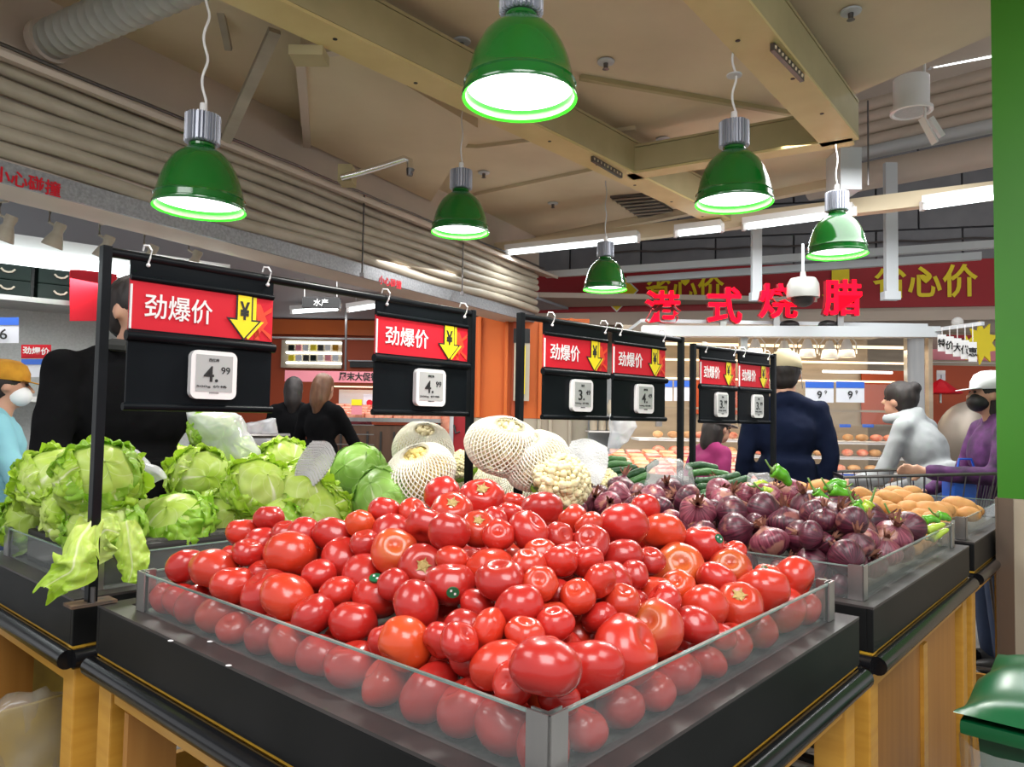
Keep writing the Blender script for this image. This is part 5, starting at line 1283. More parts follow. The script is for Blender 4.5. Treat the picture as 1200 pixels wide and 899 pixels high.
# ---------------------------------------------------------------- plastic bags and wraps
def bag(name, label, outline, d, depth, m_, seed=0, cat='bag', top=None):
    """crumpled closed bag: outline in pixels around a centre, with real thickness"""
    cx_ = sum(p[0] for p in outline) / len(outline); cy_ = sum(p[1] for p in outline) / len(outline); n_ = len(outline)
    def f(a, b):
        x = a * n_; i = int(x) % n_; t = x - int(x); p, q_ = outline[i], outline[(i + 1) % n_]
        ox, oy = p[0] + (q_[0] - p[0]) * t - cx_, p[1] + (q_[1] - p[1]) * t - cy_
        th = b * math.pi; s_ = math.sin(th) ** .6; dd = d - depth * math.cos(th)
        w = aty(cx_ + ox * s_, cy_ + oy * s_, dd)
        return w + Vector((noise.noise(w * 22 + Vector((seed, 0, 0))), noise.noise(w * 26), noise.noise(w * 24 + Vector((0, seed, 0))))) * .012
    mb = MB(); mb.grid(f, 48, 16); bmesh.ops.remove_doubles(mb.bm, verts=mb.bm.verts, dist=.0006)
    return tag(mb.build(name, m_, smooth='full'), label, cat)
bag('plastic_bag', 'clear plastic bag standing between the cucumbers and the onions', [(755, 572), (758, 545), (775, 536), (795, 537), (812, 548), (816, 572), (800, 580), (775, 582)], 2.85, .05, M['film2'], 3)
bag('plastic_bag', 'small clear plastic bag at the back of the onion pile', [(872, 570), (880, 556), (900, 553), (908, 562), (905, 572), (888, 578)], 2.8, .03, M['film2'], 5)
bag('white_wrap', 'white plastic wrap lying over the lettuces right of the leftmost post', [(146, 520), (160, 525), (178, 545), (196, 560), (180, 568), (160, 566), (148, 560)], 2.05, .03, M['film'], 7, 'wrap')
bag('hanging_plastic_sheet', 'white translucent plastic bag hanging behind the signs left of the fourth post', [(716, 486), (742, 488), (748, 500), (735, 518), (718, 532), (710, 532), (713, 510)], 3.7, .02, M['film'], 9)

# ================================================================ PEOPLE
def remesh(mb, vox, m_, smooth_it=4, name='body'):
    me = bpy.data.meshes.new('n'); mb.bm.to_mesh(me); mb.bm.free(); o = bpy.data.objects.new('n', me); col.objects.link(o)
    a = o.modifiers.new('r', 'REMESH'); a.mode = 'VOXEL'; a.voxel_size = vox; a.use_smooth_shade = True
    b = o.modifiers.new('s', 'SMOOTH'); b.factor = .5; b.iterations = smooth_it
    me2 = bpy.data.meshes.new_from_object(o.evaluated_get(bpy.context.evaluated_depsgraph_get())); bpy.data.objects.remove(o); bpy.data.meshes.remove(me)
    me2.materials.clear(); me2.materials.append(M[m_] if isinstance(m_, str) else m_); me2.name = name; return me2
def limb(mb, pts, rad, seg=14):
    for (a, b, r0, r1) in zip(pts, pts[1:], rad, rad[1:]):
        mb.tube(a, b, r0, r1, seg=seg); 
    for p, r_ in zip(pts, rad): mb.sph(p, r_ * .995, seg, 8)
def blend(a, b, t): return a + (b - a) * t
def person(label, loc, face, H=1.7, arms=None, lean=0.0, top='navy', bottom='greycloth', hairm='hair', headtilt=(0, 0), hat=None, hatm=None, hood=None, coat=0.0,
           build=1.0, mask=None, vox=.014, hairstyle='short', extra=None, sleeve_end=.93, group=None, fingers='relaxed'):
    """local axes: x right, y the way the person faces, z up; lean tips the torso forward (radians)"""
    r = thing('person', label, 'person', loc, face, group)
    k = H / 1.7; V_ = lambda x, y, z: Vector((x * k, y * k, z * k))
    hipz = .90; cl, sl = math.cos(lean), math.sin(lean)
    def tor(x, y, z):                      # torso space: tipped about the hips
        y2, z2 = y * cl + (z - hipz) * sl, (z - hipz) * cl - y * sl; return V_(x, y2, z2 + hipz)
    w = build
    sho = [tor(-.165 * w, 0, 1.385), tor(.165 * w, 0, 1.385)]
    arms = arms or [((-.245, .02, 1.12), (-.255, .08, .88)), ((.245, .02, 1.12), (.255, .08, .88))]
    arms = [(V_(*a), V_(*b)) for a, b in arms]
    hc = tor(0, .03, 1.585); hdir = Vector((math.sin(headtilt[0]), 0, 1))
    hm = Matrix.Translation(hc) @ Matrix.Rotation(-headtilt[1] - lean * .55, 4, 'X') @ Matrix.Rotation(headtilt[0], 4, 'Z')
    hp = lambda x, y, z: hm @ (Vector((x, y, z)) * k)
    # ---- body, one surface: head, neck, torso, arms, hands, legs
    b = MB()
    b.sph(hp(0, -.01, .022), .098 * k, 24, 16, scale=(.80, .98, 1.05), rot=hm.to_3x3())
    b.sph(hp(0, .022, -.045), .066 * k, 18, 12, scale=(.86, 1.0, 1.05), rot=hm.to_3x3())
    b.sph(hp(0, .055, -.085), .028 * k, 12, 8, scale=(1.1, .9, .8), rot=hm.to_3x3())              # chin
    limb(b, [hp(0, .088, .012), hp(0, .108, -.022)], [.009 * k, .015 * k], 8)                     # nose
    limb(b, [hp(-.02, .083, -.056), hp(.02, .083, -.056)], [.008 * k, .008 * k], 8)               # lips
    for s_ in (-1, 1):
        b.sph(hp(s_ * .083, -.005, -.005), .024 * k, 10, 8, scale=(.4, .75, 1.15), rot=hm.to_3x3())   # ears
        b.sph(hp(s_ * .033, .078, .028), .014 * k, 8, 6, scale=(1.5, .6, .6), rot=hm.to_3x3())        # brows
    limb(b, [tor(0, -.01, 1.42), hp(0, -.015, -.06)], [.062 * k, .054 * k])
    limb(b, [tor(0, 0, 1.0), tor(0, 0, 1.3)], [.080 * k, .085 * k]); limb(b, [sho[0], sho[1]], [.040 * k, .040 * k])
    for s_, (el, wr) in zip((-1, 1), arms):
        sh = sho[0 if s_ < 0 else 1]
        limb(b, [sh, el, wr], [.040 * k, .034 * k, .026 * k])
        d = (wr - el).normalized(); side = d.cross(Vector((0, 1, 0))); side = side.normalized() if side.length > .1 else Vector((1, 0, 0)); nrm = side.cross(d).normalized()
        pal = wr + d * .05 * k
        m3 = Matrix((side, d, nrm)).transposed()
        b.sph(pal, .046 * k, 14, 10, scale=(.85, 1.05, .36), rot=m3)
        curl = {'relaxed': .35, 'grip': 1.0}[fingers]
        for i, (off, ln) in enumerate(((-.030, .066), (-.010, .078), (.010, .074), (.029, .058))):
            p0 = pal + side * off * k + d * .035 * k; dd = d.copy(); pts = [p0]
            for seg_ in (.45, .32, .25):
                dd = (dd + nrm * curl * .45).normalized(); pts.append(pts[-1] + dd * ln * seg_ * k)
            limb(b, pts, [.0095 * k, .0088 * k, .008 * k, .007 * k], 8)
        p0 = pal - side * .034 * k * -s_ - d * .02 * k
        limb(b, [p0, p0 + (side * s_ * .6 + d * .6 + nrm * .3).normalized() * .03 * k, p0 + (side * s_ * .55 + d + nrm * .5).normalized() * .055 * k], [.012 * k, .0105 * k, .0085 * k], 8)
    for s_ in (-1, 1): limb(b, [V_(s_ * .085, 0, .84), V_(s_ * .10, .012, .48), V_(s_ * .10, -.02, .09)], [.070 * k, .050 * k, .036 * k])
    put('body', remesh(b, vox * .8, 'skin', 3), r)
    # ---- upper garment
    b = MB()
    b.sph(tor(0, 0, 1.25), .17 * k, 20, 14, scale=(1.0 * w, .72 * w, 1.1), rot=Matrix.Rotation(-lean, 3, 'X'))
    b.sph(tor(0, .0, 1.02), .16 * k, 20, 14, scale=(.98 * w, .78 * w, 1.15), rot=Matrix.Rotation(-lean, 3, 'X'))
    limb(b, [tor(-.13 * w, -.01, 1.385), tor(0, -.02, 1.44), tor(.13 * w, -.01, 1.385)], [.062 * k, .066 * k, .062 * k])
    b.tube(tor(0, 0, .90), tor(0, 0, 1.1),     .150 * k * w, .148 * k * w, seg=20)
    if coat:
        b.tube(V_(0, 0, .90 - coat), V_(0, 0, .95), .215 * k * w, .160 * k * w, seg=20)
    for s_, (el, wr) in zip((-1, 1), arms):
        sh = sho[0 if s_ < 0 else 1]; limb(b, [sh, blend(sh, el, .5), el, blend(el, wr, sleeve_end)], [.066 * k, .060 * k, .054 * k, .044 * k])
    if hood: 
        limb(b, [hp(-.10, .02, -.12), hp(-.085, -.07, -.10), hp(0, -.12, -.07), hp(.085, -.07, -.10), hp(.10, .02, -.12)], [.035 * k, .05 * k, .06 * k, .05 * k, .035 * k])
    for v in b.bm.verts: pass
    me = remesh(b, vox * 1.1, top, 4, 'jacket')
    for v in me.vertices:
        n_ = noise.noise(v.co * 9) * .010 + noise.noise(v.co * 22) * .004; v.co += v.normal * n_
    put('jacket', me, r)
    # ---- trousers and shoes
    b = MB(); b.sph(V_(0, 0, .90), .155 * k, 18, 12, scale=(1.1 * w, .85 * w, .95))
    for s_ in (-1, 1): limb(b, [V_(s_ * .085, 0, .84), V_(s_ * .10, .015, .48), V_(s_ * .10, -.015, .10)], [.105 * k * w, .075 * k * w, .062 * k * w])
    put('trousers', remesh(b, vox * 1.2, bottom, 3, 'trousers'), r)
    for s_ in (-1, 1):
        b = MB(); b.sph(V_(s_ * .10, .05, .045), .055 * k, 16, 10, scale=(.85, 2.2, .8)); b.sph(V_(s_ * .10, -.02, .07), .052 * k, 14, 8)
        put('shoe', b.mesh('shoe', ['ink'], smooth='full'), r)
    # ---- hair
    b = MB()
    if hairstyle != 'none':
        b.sph(hp(0, -.022, .035), .104 * k, 22, 16, scale=(.86, .98, 1.0), rot=hm.to_3x3())
        b.sph(hp(0, -.050, -.015), .085 * k, 18, 12, scale=(.92, .72, .9), rot=hm.to_3x3())
    if hairstyle == 'bun': b.sph(hp(0, -.085, .105), .045 * k, 14, 10); b.sph(hp(0, .0, .055), .10 * k, 18, 12, scale=(.9, 1.02, .9), rot=hm.to_3x3())
    if hairstyle == 'long': limb(b, [hp(0, -.05, 0), hp(0, -.075, -.11), hp(0, -.085, -.20)], [.092 * k, .085 * k, .05 * k])
    if hairstyle == 'tail': limb(b, [hp(0, -.09, .02), hp(0, -.135, -.04), hp(0, -.12, -.15)], [.04 * k, .032 * k, .018 * k])
    me = remesh(b, vox * .9, hairm, 2, 'hair'); 
    for v in me.vertices: v.co += v.normal * noise.noise(Vector((v.co.x * 60, v.co.y * 60, v.co.z * 12))) * .005
    put('hair', me, r)
    if hat:
        b = MB(); b.lathe([(0, .092), (.045, .088), (.080, .068), (.099, .03), (.103, -.012), (.100, -.014)], 28)
        bmesh.ops.transform(b.bm, matrix=hm @ Matrix.Translation((0, -.012 * k, .052 * k)) @ Matrix.Rotation(R(-6), 4, 'X') @ Matrix.Diagonal((.93 * k, 1.08 * k, 1.05 * k, 1)), verts=b.bm.verts)
        c_ = put('cap', b.mesh('cap', [hatm], smooth='full'), r)
        b = MB()
        if hat == 'cap':
            pts = [(.078 * math.cos(R(a)), .0 + .085 * math.sin(R(a))) for a in range(0, 181, 15)]; pts = [(x * 1.02, .045 + (y * 1.25)) for x, y in pts]
            b.prism(pts, 0, .005, hm @ Matrix.Translation((0, .025 * k, .045 * k)) @ Matrix.Rotation(R(-14), 4, 'X') @ Matrix.Scale(k, 4))
        else:
            b.lathe([(.095, .0), (.135, -.012), (.158, -.022), (.157, -.026), (.13, -.017), (.095, -.006)], 28); bmesh.ops.transform(b.bm, matrix=hm @ Matrix.Translation((0, 0, .05 * k)) @ Matrix.Scale(k, 4), verts=b.bm.verts)
        put('brim', b.mesh('brim', [hatm], smooth='full'), c_)
    if mask:
        b = MB(); b.sph(hp(0, .045, -.045), .068 * k, 18, 12, scale=(.98, .95, .88), rot=hm.to_3x3()); put('face_mask', b.mesh('face_mask', [mask], smooth='full'), r)
    # eyes
    for s_ in (-1, 1):
        b = MB(); b.sph(hp(s_ * .031, .083, .012), .0085 * k, 8, 6); put('eye', b.mesh('eye', ['ink'], smooth='full'), r)
    return r, hp, tor
def at_depth(px, d): return Vector(((px - 600) / F * d, d, 0))
# man in navy, seen from behind
p = at_depth(922, 4.3)
nr, hp, tor = person('man in navy sweatshirt and beige cap seen from behind, at the roast counter', p, R(-8), H=1.715, top='navy', bottom='greycloth', build=1.06, hat='cap', hatm='capbeige', headtilt=(R(-20), 0),
       arms=[((-.235, -.02, 1.12), (-.245, .06, .87)), ((.235, -.03, 1.13), (.22, .0, .89))], sleeve_end=.92)
for s_ in (-1, 1):
    MB().path([hp(s_ * .088, -.03 + t * .02, .03 - t * .02) for t in range(6)], .003, 6).build('mask_loop', 'white', nr, smooth=True)
# woman in grey hoodie leaning to the left
p = at_depth(1088, 4.6)
person('woman in pale grey hoodie with dark bun, bending towards the counter', p + Vector((.10, 0, 0)), R(38), H=1.64, top='hoodie', bottom='denim', build=1.12, lean=.38, hairstyle='bun', headtilt=(0, -.35), hood=True,
       arms=[((-.22, .30, 1.02), (-.16, .52, .98)), ((.24, .22, .98), (.18, .46, .90))])
# shopper in purple
p = at_depth(1180, 4.05)
pr, hp, tor = person('shopper in purple camouflage jacket with white cap and black mask beside the column', p + Vector((-.07, 0, 0)), R(78), H=1.60, top='camo', bottom='denim', build=1.1, hat='cap', hatm='capwhite', mask='ink', headtilt=(0, -.08),
       arms=[((-.27, .10, 1.12), (-.17, .42, 1.14)), ((.25, .08, 1.10), (.20, .30, 1.00))], hairstyle='long', fingers='grip')
r = thing('blue_bag', 'bright blue bag hanging beside the shopper in purple', 'bag', aty(1133, 600, 3.95))
mb = MB(); prect(mb, 1118, 548, 1146, 600, 3.9, .12, bev=.02); mb.build('bag_body', 'blue', r, smooth=True, world=True)
MB().path([aty(1122, 549, 3.95), aty(1124, 538, 3.95), aty(1138, 538, 3.95), aty(1142, 549, 3.95)], .006, 6).build('handle', 'blue', r, smooth=True, world=True)
# child or bent shopper in magenta with a cap in the middle distance
p = at_depth(822, 4.72)
person('shopper in magenta top with grey and pink cap bending in the middle distance', p, R(-70), H=1.38, top=mat('magenta_cloth', (.25, .01, .10), .8), bottom='denim', hat='cap', hatm=mat('greyish_cap', (.16, .15, .14), .8, c2=(.2, .18, .17)), lean=.2, headtilt=(0, -.1), hairstyle='long', vox=.016)
# big man in black at the left
dm = 2.7; p = at_depth(150, dm)
mr, hp, tor = person('big man in black jacket picking lettuce behind the largest price sign', p, R(-130), H=1.80, top='blackcloth', bottom='dgrey', build=1.25, headtilt=(.25, -.1), lean=.05, hairstyle='short',
       arms=[((-.25, .14, 1.12), (-.14, .38, 1.17)), ((.27, .10, 1.10), (.20, .34, 1.05))], vox=.011, fingers='grip', sleeve_end=.86)
MB().path([hp(-.07, .045, -.125), hp(-.085, -.02, -.115), hp(0, -.085, -.10), hp(.085, -.02, -.115), hp(.07, .045, -.125)], .022, 8).build('collar', 'dgrey', mr, smooth=True)
# plastic bag with lettuce held by the man
hb = aty(264, 520, 2.75)
bag('produce_bag', 'translucent plastic bag holding a lettuce above the back row', [(218, 484), (248, 480), (282, 484), (290, 505), (306, 530), (300, 552), (262, 556), (240, 548), (232, 515), (222, 500)], 2.38, .09, M['film'], 2)
r = thing('lettuce', 'lettuce inside the translucent plastic bag', 'lettuce', aty(250, 503, 2.39), group='lettuce heads on the left table'); r.scale = (.82,) * 3; r.rotation_euler = (.5, .4, 0)
for nm, me in HEADS['g'][1]: put(nm, me, r)
# shopper with light blue jacket and mustard hat at the left edge
p = at_depth(2, 3.5)
br, hp, tor = person('shopper in light blue jacket and mustard knitted hat at the left edge', p, R(-60), H=1.53, top='lblue', bottom='denim', hatm='mustard', hat='cap', mask='capwhite', hairstyle='short',
       arms=[((-.25, .10, 1.10), (-.1, .30, 1.18)), ((.25, .10, 1.12), (.12, .32, 1.22))])
# two women in black coats further back
person('woman in black coat with brown hair seen from behind at the meat counter', at_depth(378, 6.3), R(-25), H=1.66, top='blackcloth', bottom='ink', hairm='hairbr', hairstyle='long', coat=.28, vox=.02, arms=[((-.26, .0, 1.12), (-.24, .08, .92)), ((.27, .14, 1.08), (.27, .36, 1.00))])
person('woman in black coat with dark hair standing left of the brown haired one', at_depth(344, 6.95), R(10), H=1.66, top='blackcloth', bottom='ink', hairm='hair', hairstyle='long', coat=.28, vox=.02)
person('shop assistant with dark hair behind the pink labelled meat counter', at_depth(418, 8.6), R(160), H=1.52, top=mat('dark_red_cloth', (.2, .02, .03), .8), bottom='ink', hairstyle='long', vox=.02)

# ================================================================ SHOPPING CART RIM
def wire_cart(label, cx_, cy_, rz, z=.95, w=.5, L_=.75):
    r = thing('shopping_cart', label, 'cart', (cx_, cy_, 0), rz)
    b = MB(); zt = z; zb = z - .38
    b.path([(-w / 2, -L_ / 2, zt), (w / 2, -L_ / 2, zt), (w / 2 * .85, L_ / 2, zt - .05), (-w / 2 * .85, L_ / 2, zt - .05)], .009, 6, closed=True)
    b.path([(-w * .4, -L_ * .4, zb), (w * .4, -L_ * .4, zb), (w * .35, L_ * .42, zb), (-w * .35, L_ * .42, zb)], .006, 6, closed=True)
    b.build('basket_rim', 'dsteel', r, smooth=True)
    b = MB()
    for i in range(13):
        t = i / 12 - .5
        b.tube((t * w, -L_ / 2, zt), (t * w * .8, -L_ * .4, zb), .0032, seg=5); b.tube((t * w * .85, L_ / 2, zt - .05), (t * w * .7, L_ * .42, zb), .0032, seg=5)
        b.tube((-w / 2 * (1 - .075 * (t + .5) * 2), t * L_, zt - .025 - t * .05), (-w * .38, t * L_ * .82, zb), .0032, seg=5); b.tube((w / 2 * (1 - .075 * (t + .5) * 2), t * L_, zt - .025 - t * .05), (w * .38, t * L_ * .82, zb), .0032, seg=5)
        b.tube((-w * .38, t * L_ * .82, zb), (w * .38, t * L_ * .82, zb), .003, seg=5)
    b.build('basket_wires', 'dsteel', r)
    b = MB(); b.path([(-w / 2, -L_ / 2, zt), (-w / 2, -L_ / 2 - .08, zt + .06), (w / 2, -L_ / 2 - .08, zt + .06), (w / 2, -L_ / 2, zt)], .014, 8); b.build('handle', 'dsteel', r, smooth=True)
    b = MB()
    for sx in (-1, 1):
        b.path([(sx * w * .4, -L_ * .38, zb), (sx * w * .45, -L_ * .45, .12), (sx * w * .4, L_ * .45, .12)], .011, 6)
    b.build('undercarriage', 'dsteel', r, smooth=True)
    for sx in (-1, 1):
        for sy in (-1, 1): MB().tube((sx * w * .42 - .012, sy * L_ * .44, .055), (sx * w * .42 + .012, sy * L_ * .44, .055), .055, seg=14).build('wheel', 'rubber', r)
    return r
c_ = at_depth(1060, 3.98); wire_cart('grey wire shopping cart in front of the woman in the hoodie', c_.x + .04, c_.y, R(75), z=1.09)
c_ = at_depth(285, 4.4); wire_cart('wire shopping cart holding a bag of produce behind the lettuces', c_.x, c_.y, R(20), z=1.14)
bag('produce_bag', 'shiny plastic bag of dark produce in the cart behind the lettuces', [(272, 502), (290, 496), (322, 490), (326, 508), (324, 528), (300, 534), (280, 530)], 4.4, .12, M['film'], 6)
bag('dark_produce', 'dark purple produce seen inside the shiny bag', [(282, 510), (300, 504), (318, 508), (320, 524), (300, 530), (286, 526)], 4.4, .08, M['oni'], 8, 'produce')

# ================================================================ BACKGROUND
def P2(px, d): return aty(px, 449, d).x
def card_label(name, label, cat, x0, y0, x1, y1, d, head='cyan', num='9', body='card', group=None, numc='ink', hfrac=.32, sup=None, headtext=None):
    r = thing(name, label, cat, aty((x0 + x1) / 2, y1, d), group=group)
    prect(MB(), x0, y0, x1, y1, d, .01).build('card', body, r, world=True)
    prect(MB(), x0, y0, x1, y0 + (y1 - y0) * hfrac, d - .004, .004).build('header', head, r, world=True)
    yc = y0 + (y1 - y0) * (hfrac + (1 - hfrac) * .45); hh = (y1 - y0) * .36 * d / F
    if num: text(num, aty((x0 + x1) / 2, yc, d - .008), (1, 0, 0), hh, numc, r, bold=.01)
    if sup: text(sup, aty(x0 + (x1 - x0) * .72, yc - (y1 - y0) * .12, d - .008), (1, 0, 0), hh * .5, numc, r)
    if headtext: text(headtext, aty((x0 + x1) / 2, y0 + (y1 - y0) * hfrac * .5, d - .008), (1, 0, 0), (y1 - y0) * hfrac * .55 * d / F, 'white', r, bold=.01, w=(x1 - x0) * .7 * d / F)
    return r

# ---- roast meat stall on the right -------------------------------------------------
SD = 6.2
st = thing('roast_stall', 'steel and glass roast meat stall with warm lit shelves behind the customers', 'stall', (P2(930, SD), SD + .4, 0))
W = dict(world=True)
zb = lambda y, d=SD: aty(900, y, d).z
xl, xr = P2(752, SD), P2(1092, SD)
MB().bar((xl, SD, zb(391)), (xr + .05, SD, zb(386)), .10, .09).build('sign_beam', 'ctray', st, **W)
MB().bar((xr, SD, zb(384)), (xr + .75, SD + 1.2, zb(384)), .10, .06).build('side_beam', 'ctray', st, **W)
MB().box(((xl + xr) / 2, SD + .55, zb(380) + .02), (xr - xl, 1.0, .03)).build('roof_panel', 'ctray', st, **W)
MB().box(((xl + xr) / 2, SD + 1.15, 1.3), (xr - xl, .06, 1.95)).build('rear_panel', 'warm', st, **W)
for (a, b_, m_) in ((1063, 1084, 'steel'), (1088, 1094, 'warm'), (868, 876, 'steel'), (770, 776, 'steel')):
    prect(MB(), a, 392, b_, 500 if a < 1080 else 520, SD + (.25 if a == 1063 else .02), .06).build('post', m_, st, **W)
for y, dd, th, m_ in ((444, .5, 3, 'warmglow'), (422, .8, 3, 'warmglow'), (479, .05, 2.5, 'warm'), (404, .9, 2, 'warmglow')):
    prect(MB(), 778, y, 1062, y + th, SD + dd, .05).build('shelf_edge' if m_ != 'warmglow' else 'light_strip', m_, st, **W)
prect(MB(), 965, 434, 1046, 438, SD + .75, .02).build('light_strip', 'tube', st, **W)
prect(MB(), 820, 447, 1060, 500, SD + .02, .006).build('glass_front', 'clear', st, **W)
prect(MB(), 1010, 434, 1060, 498, SD + 1.08, .02).build('dark_opening', 'dorange', st, **W)
for i in range(3): prect(MB(), 812 + i * 2, 442, 868, 486, SD + 1.05 - i * .02, .015).build('tile_panel', 'dorange', st, **W) if i == 0 else None
# stepped display shelves with food
rows = [(504, 528, .10), (522, 548, .0), (541, 572, -.1)]
for i, (y0, y1, dd) in enumerate(rows):
    d = SD + dd
    MB().box(((xl + xr) / 2, d + .22, aty(900, y0 + 12, d).z - .012), (xr - xl, .42, .02)).build('shelf', 'white', st, **W)
    prect(MB(), 760, y0 + 10, 1062, y0 + 15, d, .012).build('shelf_lip', 'white', st, **W)
MB().box(((xl + xr) / 2, SD + .35, .40), (xr - xl, .85, .80)).build('base', 'steel', st, **W)
prect(MB(), 760, 552, 1062, 560, SD - .16, .02).build('blue_strip', 'cyan', st, **W)
fo = random.Random(3)
fm = [MB().sph((0, 0, 0), .05, 14, 10, scale=(1.1, .9, .62)).mesh('roast', [m_], smooth='full') for m_ in ('meat', 'bun')]
bm_ = MB(); bm_.tube((0, 0, -.02), (0, 0, .02), .055, .065, 18); bm_ = bm_.mesh('food_tray', ['white'], smooth='full')
kk = 0
for i, (yy, d, n_, m0) in enumerate(((500, SD + .22, 17, 1), (519, SD + .12, 17, 0), (538, SD + .02, 15, 1), (551, SD - .08, 15, 0))):
    for j in range(n_):
        px = 772 + j * (288 / n_) + fo.uniform(-2, 2); p = aty(px, yy, d)
        z_s = aty(900, rows[min(i, 2)][0] + 12, SD + rows[min(i, 2)][2]).z if i < 3 else p.z
        p.z = (z_s + .033) if i < 3 else .87
        o = put('roast_portion', fm[(m0 + j // 3) % 2], loc=p, rot=(0, 0, fo.uniform(0, 3)))
        tag(o, ['pale pastry like food portion on the top shelf of the roast stall', 'orange red roast portion on the second shelf of the roast stall', 'round food portion on the third shelf of the roast stall', 'food portion on the lowest deck of the roast stall'][i], 'food', 'food portions on shelf %s of the roast stall' % ordw[i]); o['label'] = f"{ordw[j]} from left, " + o['label']
# red channel letters standing on the beam
for ch_, x0, x1, y0, y1, lab in (('港', 755, 797, 341, 379, 'first (leftmost) red glowing character of the roast stall sign'), ('式', 828, 868, 337, 380, 'second red glowing character of the roast stall sign'),
                            ('烧', 888, 933, 333, 374, 'third red glowing character of the roast stall sign'), ('腊', 963, 1008, 328, 371, 'fourth (rightmost) red glowing character of the roast stall sign')):
    c = aty((x0 + x1) / 2, (y0 + y1) / 2, SD - .02); r = thing('sign_character', lab, 'sign', c, group='red characters of the roast stall sign')
    text(ch_, c, (1, 0, 0), (y1 - y0) * SD / F, 'neonside', r, name='letter_body', ext=.03, bold=.02, w=(x1 - x0) * SD / F, shear=.0)
    text(ch_, c - Vector((0, .035, 0)), (1, 0, 0), (y1 - y0) * SD / F, 'neon', r, name='letter_face', ext=.004, bold=.018, w=(x1 - x0) * SD / F)
    MB().box((c.x, SD, (c.z - (y1 - y0) / 2 * SD / F + zb(390)) / 2), (.05, .03, abs(c.z - (y1 - y0) / 2 * SD / F - zb(390)) + .05)).build('bracket', 'steel', r, **W)
# price cards in the stall
card_label('price_card', 'blue headed price card reading 9 in the stall, right one', 'price card', 980, 447, 1013, 472, SD - .03, num='9', sup='9')
card_label('price_card', 'blue headed price card reading 9 in the stall, next to the navy shoulder', 'price card', 944, 447, 977, 472, SD - .03, num='9', sup='9')
for i, px in enumerate((778, 790, 802)): card_label('price_card', f'small blue headed price card left of the fourth post, {["left", "middle", "right"][i]} of three', 'price card', px, 446, px + 10, 470, SD - .03, num=None)
for i, px in enumerate((990, 1017)): 
    r = thing('blue_shelf_tag', f'small blue tag on the stall shelf edge, {["left", "right"][i]} one', 'tag', aty(px, 500, SD)); prect(MB(), px - 6, 497, px + 7, 501, SD + .06, .006).build('tag_face', 'cyan', r, **W)
# hanging white heat lamps
for i, (px, y0) in enumerate(((885, 398), (919, 400), (946, 398), (972, 400), (992, 398))):
    d = SD + .35; c = aty(px, y0 + 14, d); r = thing('heat_lamp', f'white hanging lamp under the stall beam, {ordw[i]} from the left', 'lamp', c, group='white lamps under the stall beam')
    MB().lathe([(.0, .11), (.025, .11), (.045, .06), (.06, .02), (.075, -.05), (.07, -.055), (.05, 0)], 20).build('shade', 'white', r, smooth=True)
    MB().tube((0, 0, -.05), (0, 0, -.03), .05, seg=16).build('bulb', 'warmglow', r); MB().tube((0, 0, .1), (0, 0, zb(390) - c.z), .006, seg=6).build('rod', 'steel', r)
    MB().path([(-.09, 0, -.02), (-.085, 0, .08), (-.03, 0, .15), (.03, 0, .15), (.085, 0, .08), (.09, 0, -.02)], .006, 6).build('yoke', 'white', r, smooth=True)
area('stall_light', (P2(930, SD), SD + .5, 1.98), (0, 0, -1), 2.6, .5, 15, (1, .8, .55))
# dome camera and dark spots on the beam
r = thing('dome_camera', 'grey white dome camera hanging in front of the red banner', 'camera', aty(941, 345, 6.0))
MB().lathe([(0, .19), (.02, .19), (.025, .14), (.10, .13), (.125, .08), (.13, .0), (.128, -.03), (0, -.03)], 28).build('housing', mat('grey_plastic', (.36, .36, .33), .4), r, smooth=True)
MB().sph((0, 0, -.03), .095, 24, 12, scale=(1, 1, .8)).build('dome', 'ink', r, smooth=True)
MB().tube((0, 0, .18), (0, 0, .42), .012, seg=8).build('rod', 'ctray', r)
for px, lab in ((925, 'black round speaker on top of the stall beam, left one'), (970, 'black round speaker on top of the stall beam, right one')):
    o = MB().sph(aty(px, 381, SD + .05), .07, 18, 10, scale=(1.2, 1, .6)).build('black_lamp', 'ink', smooth=True); tag(o, lab, 'lamp')
# hanging white sheets with black print at the right of the stall
qa, qb = Vector((xr, SD, zb(384))), aty(1152, 386, 5.72); qb.z = qa.z
MB().bar(qa, qb, .03, .03).build('side_rail', 'ctray', st, **W)
for i in range(5):
    px = 1104 + i * 9; d = 6.0 - i * .06; y0, y1 = 392 + i * 2.2, 412 + i * 3
    r = thing('printed_sheet', f'white sheet with black lettering hanging right of the stall, {ordw[i]} of five', 'sheet', aty(px, y0, d), group='white printed sheets by the stall')
    prect(MB(), px - 5, y0, px + 5, y1, d, .004).build('sheet', 'white', r, **W); MB().tube(aty(px, y0, d), (aty(px, y0, d).x, d, zb(384) - .0), .003, seg=5).build('string', 'white', r, **W); text(['特', '价', '大', '优', '惠'][i], aty(px, (y0 + y1) / 2, d - .004), (1, 0, 0), .07, 'ink', r, bold=.02)
r = thing('orange_partition', 'orange red partition wall right of the roast stall', 'partition', (P2(1130, 7.6), 7.6, 0))
prect(MB(), 1086, 428, 1230, 560, 7.6, .06).build('panel', 'dorange', r, **W); prect(MB(), 1086, 392, 1230, 398, 7.5, .2).build('top_board', 'bannerred', r, **W)
prect(MB(), 1086, 424, 1230, 427, 7.55, .04).build('rail', 'white', r, **W)
prect(MB(), 1086, 409, 1230, 424, 7.7, .04).build('pink_band', 'pink', r, **W)
r = thing('red_umbrella', 'small red umbrella shaped sign behind the woman in the hoodie', 'umbrella', aty(1102, 458, 7.2))
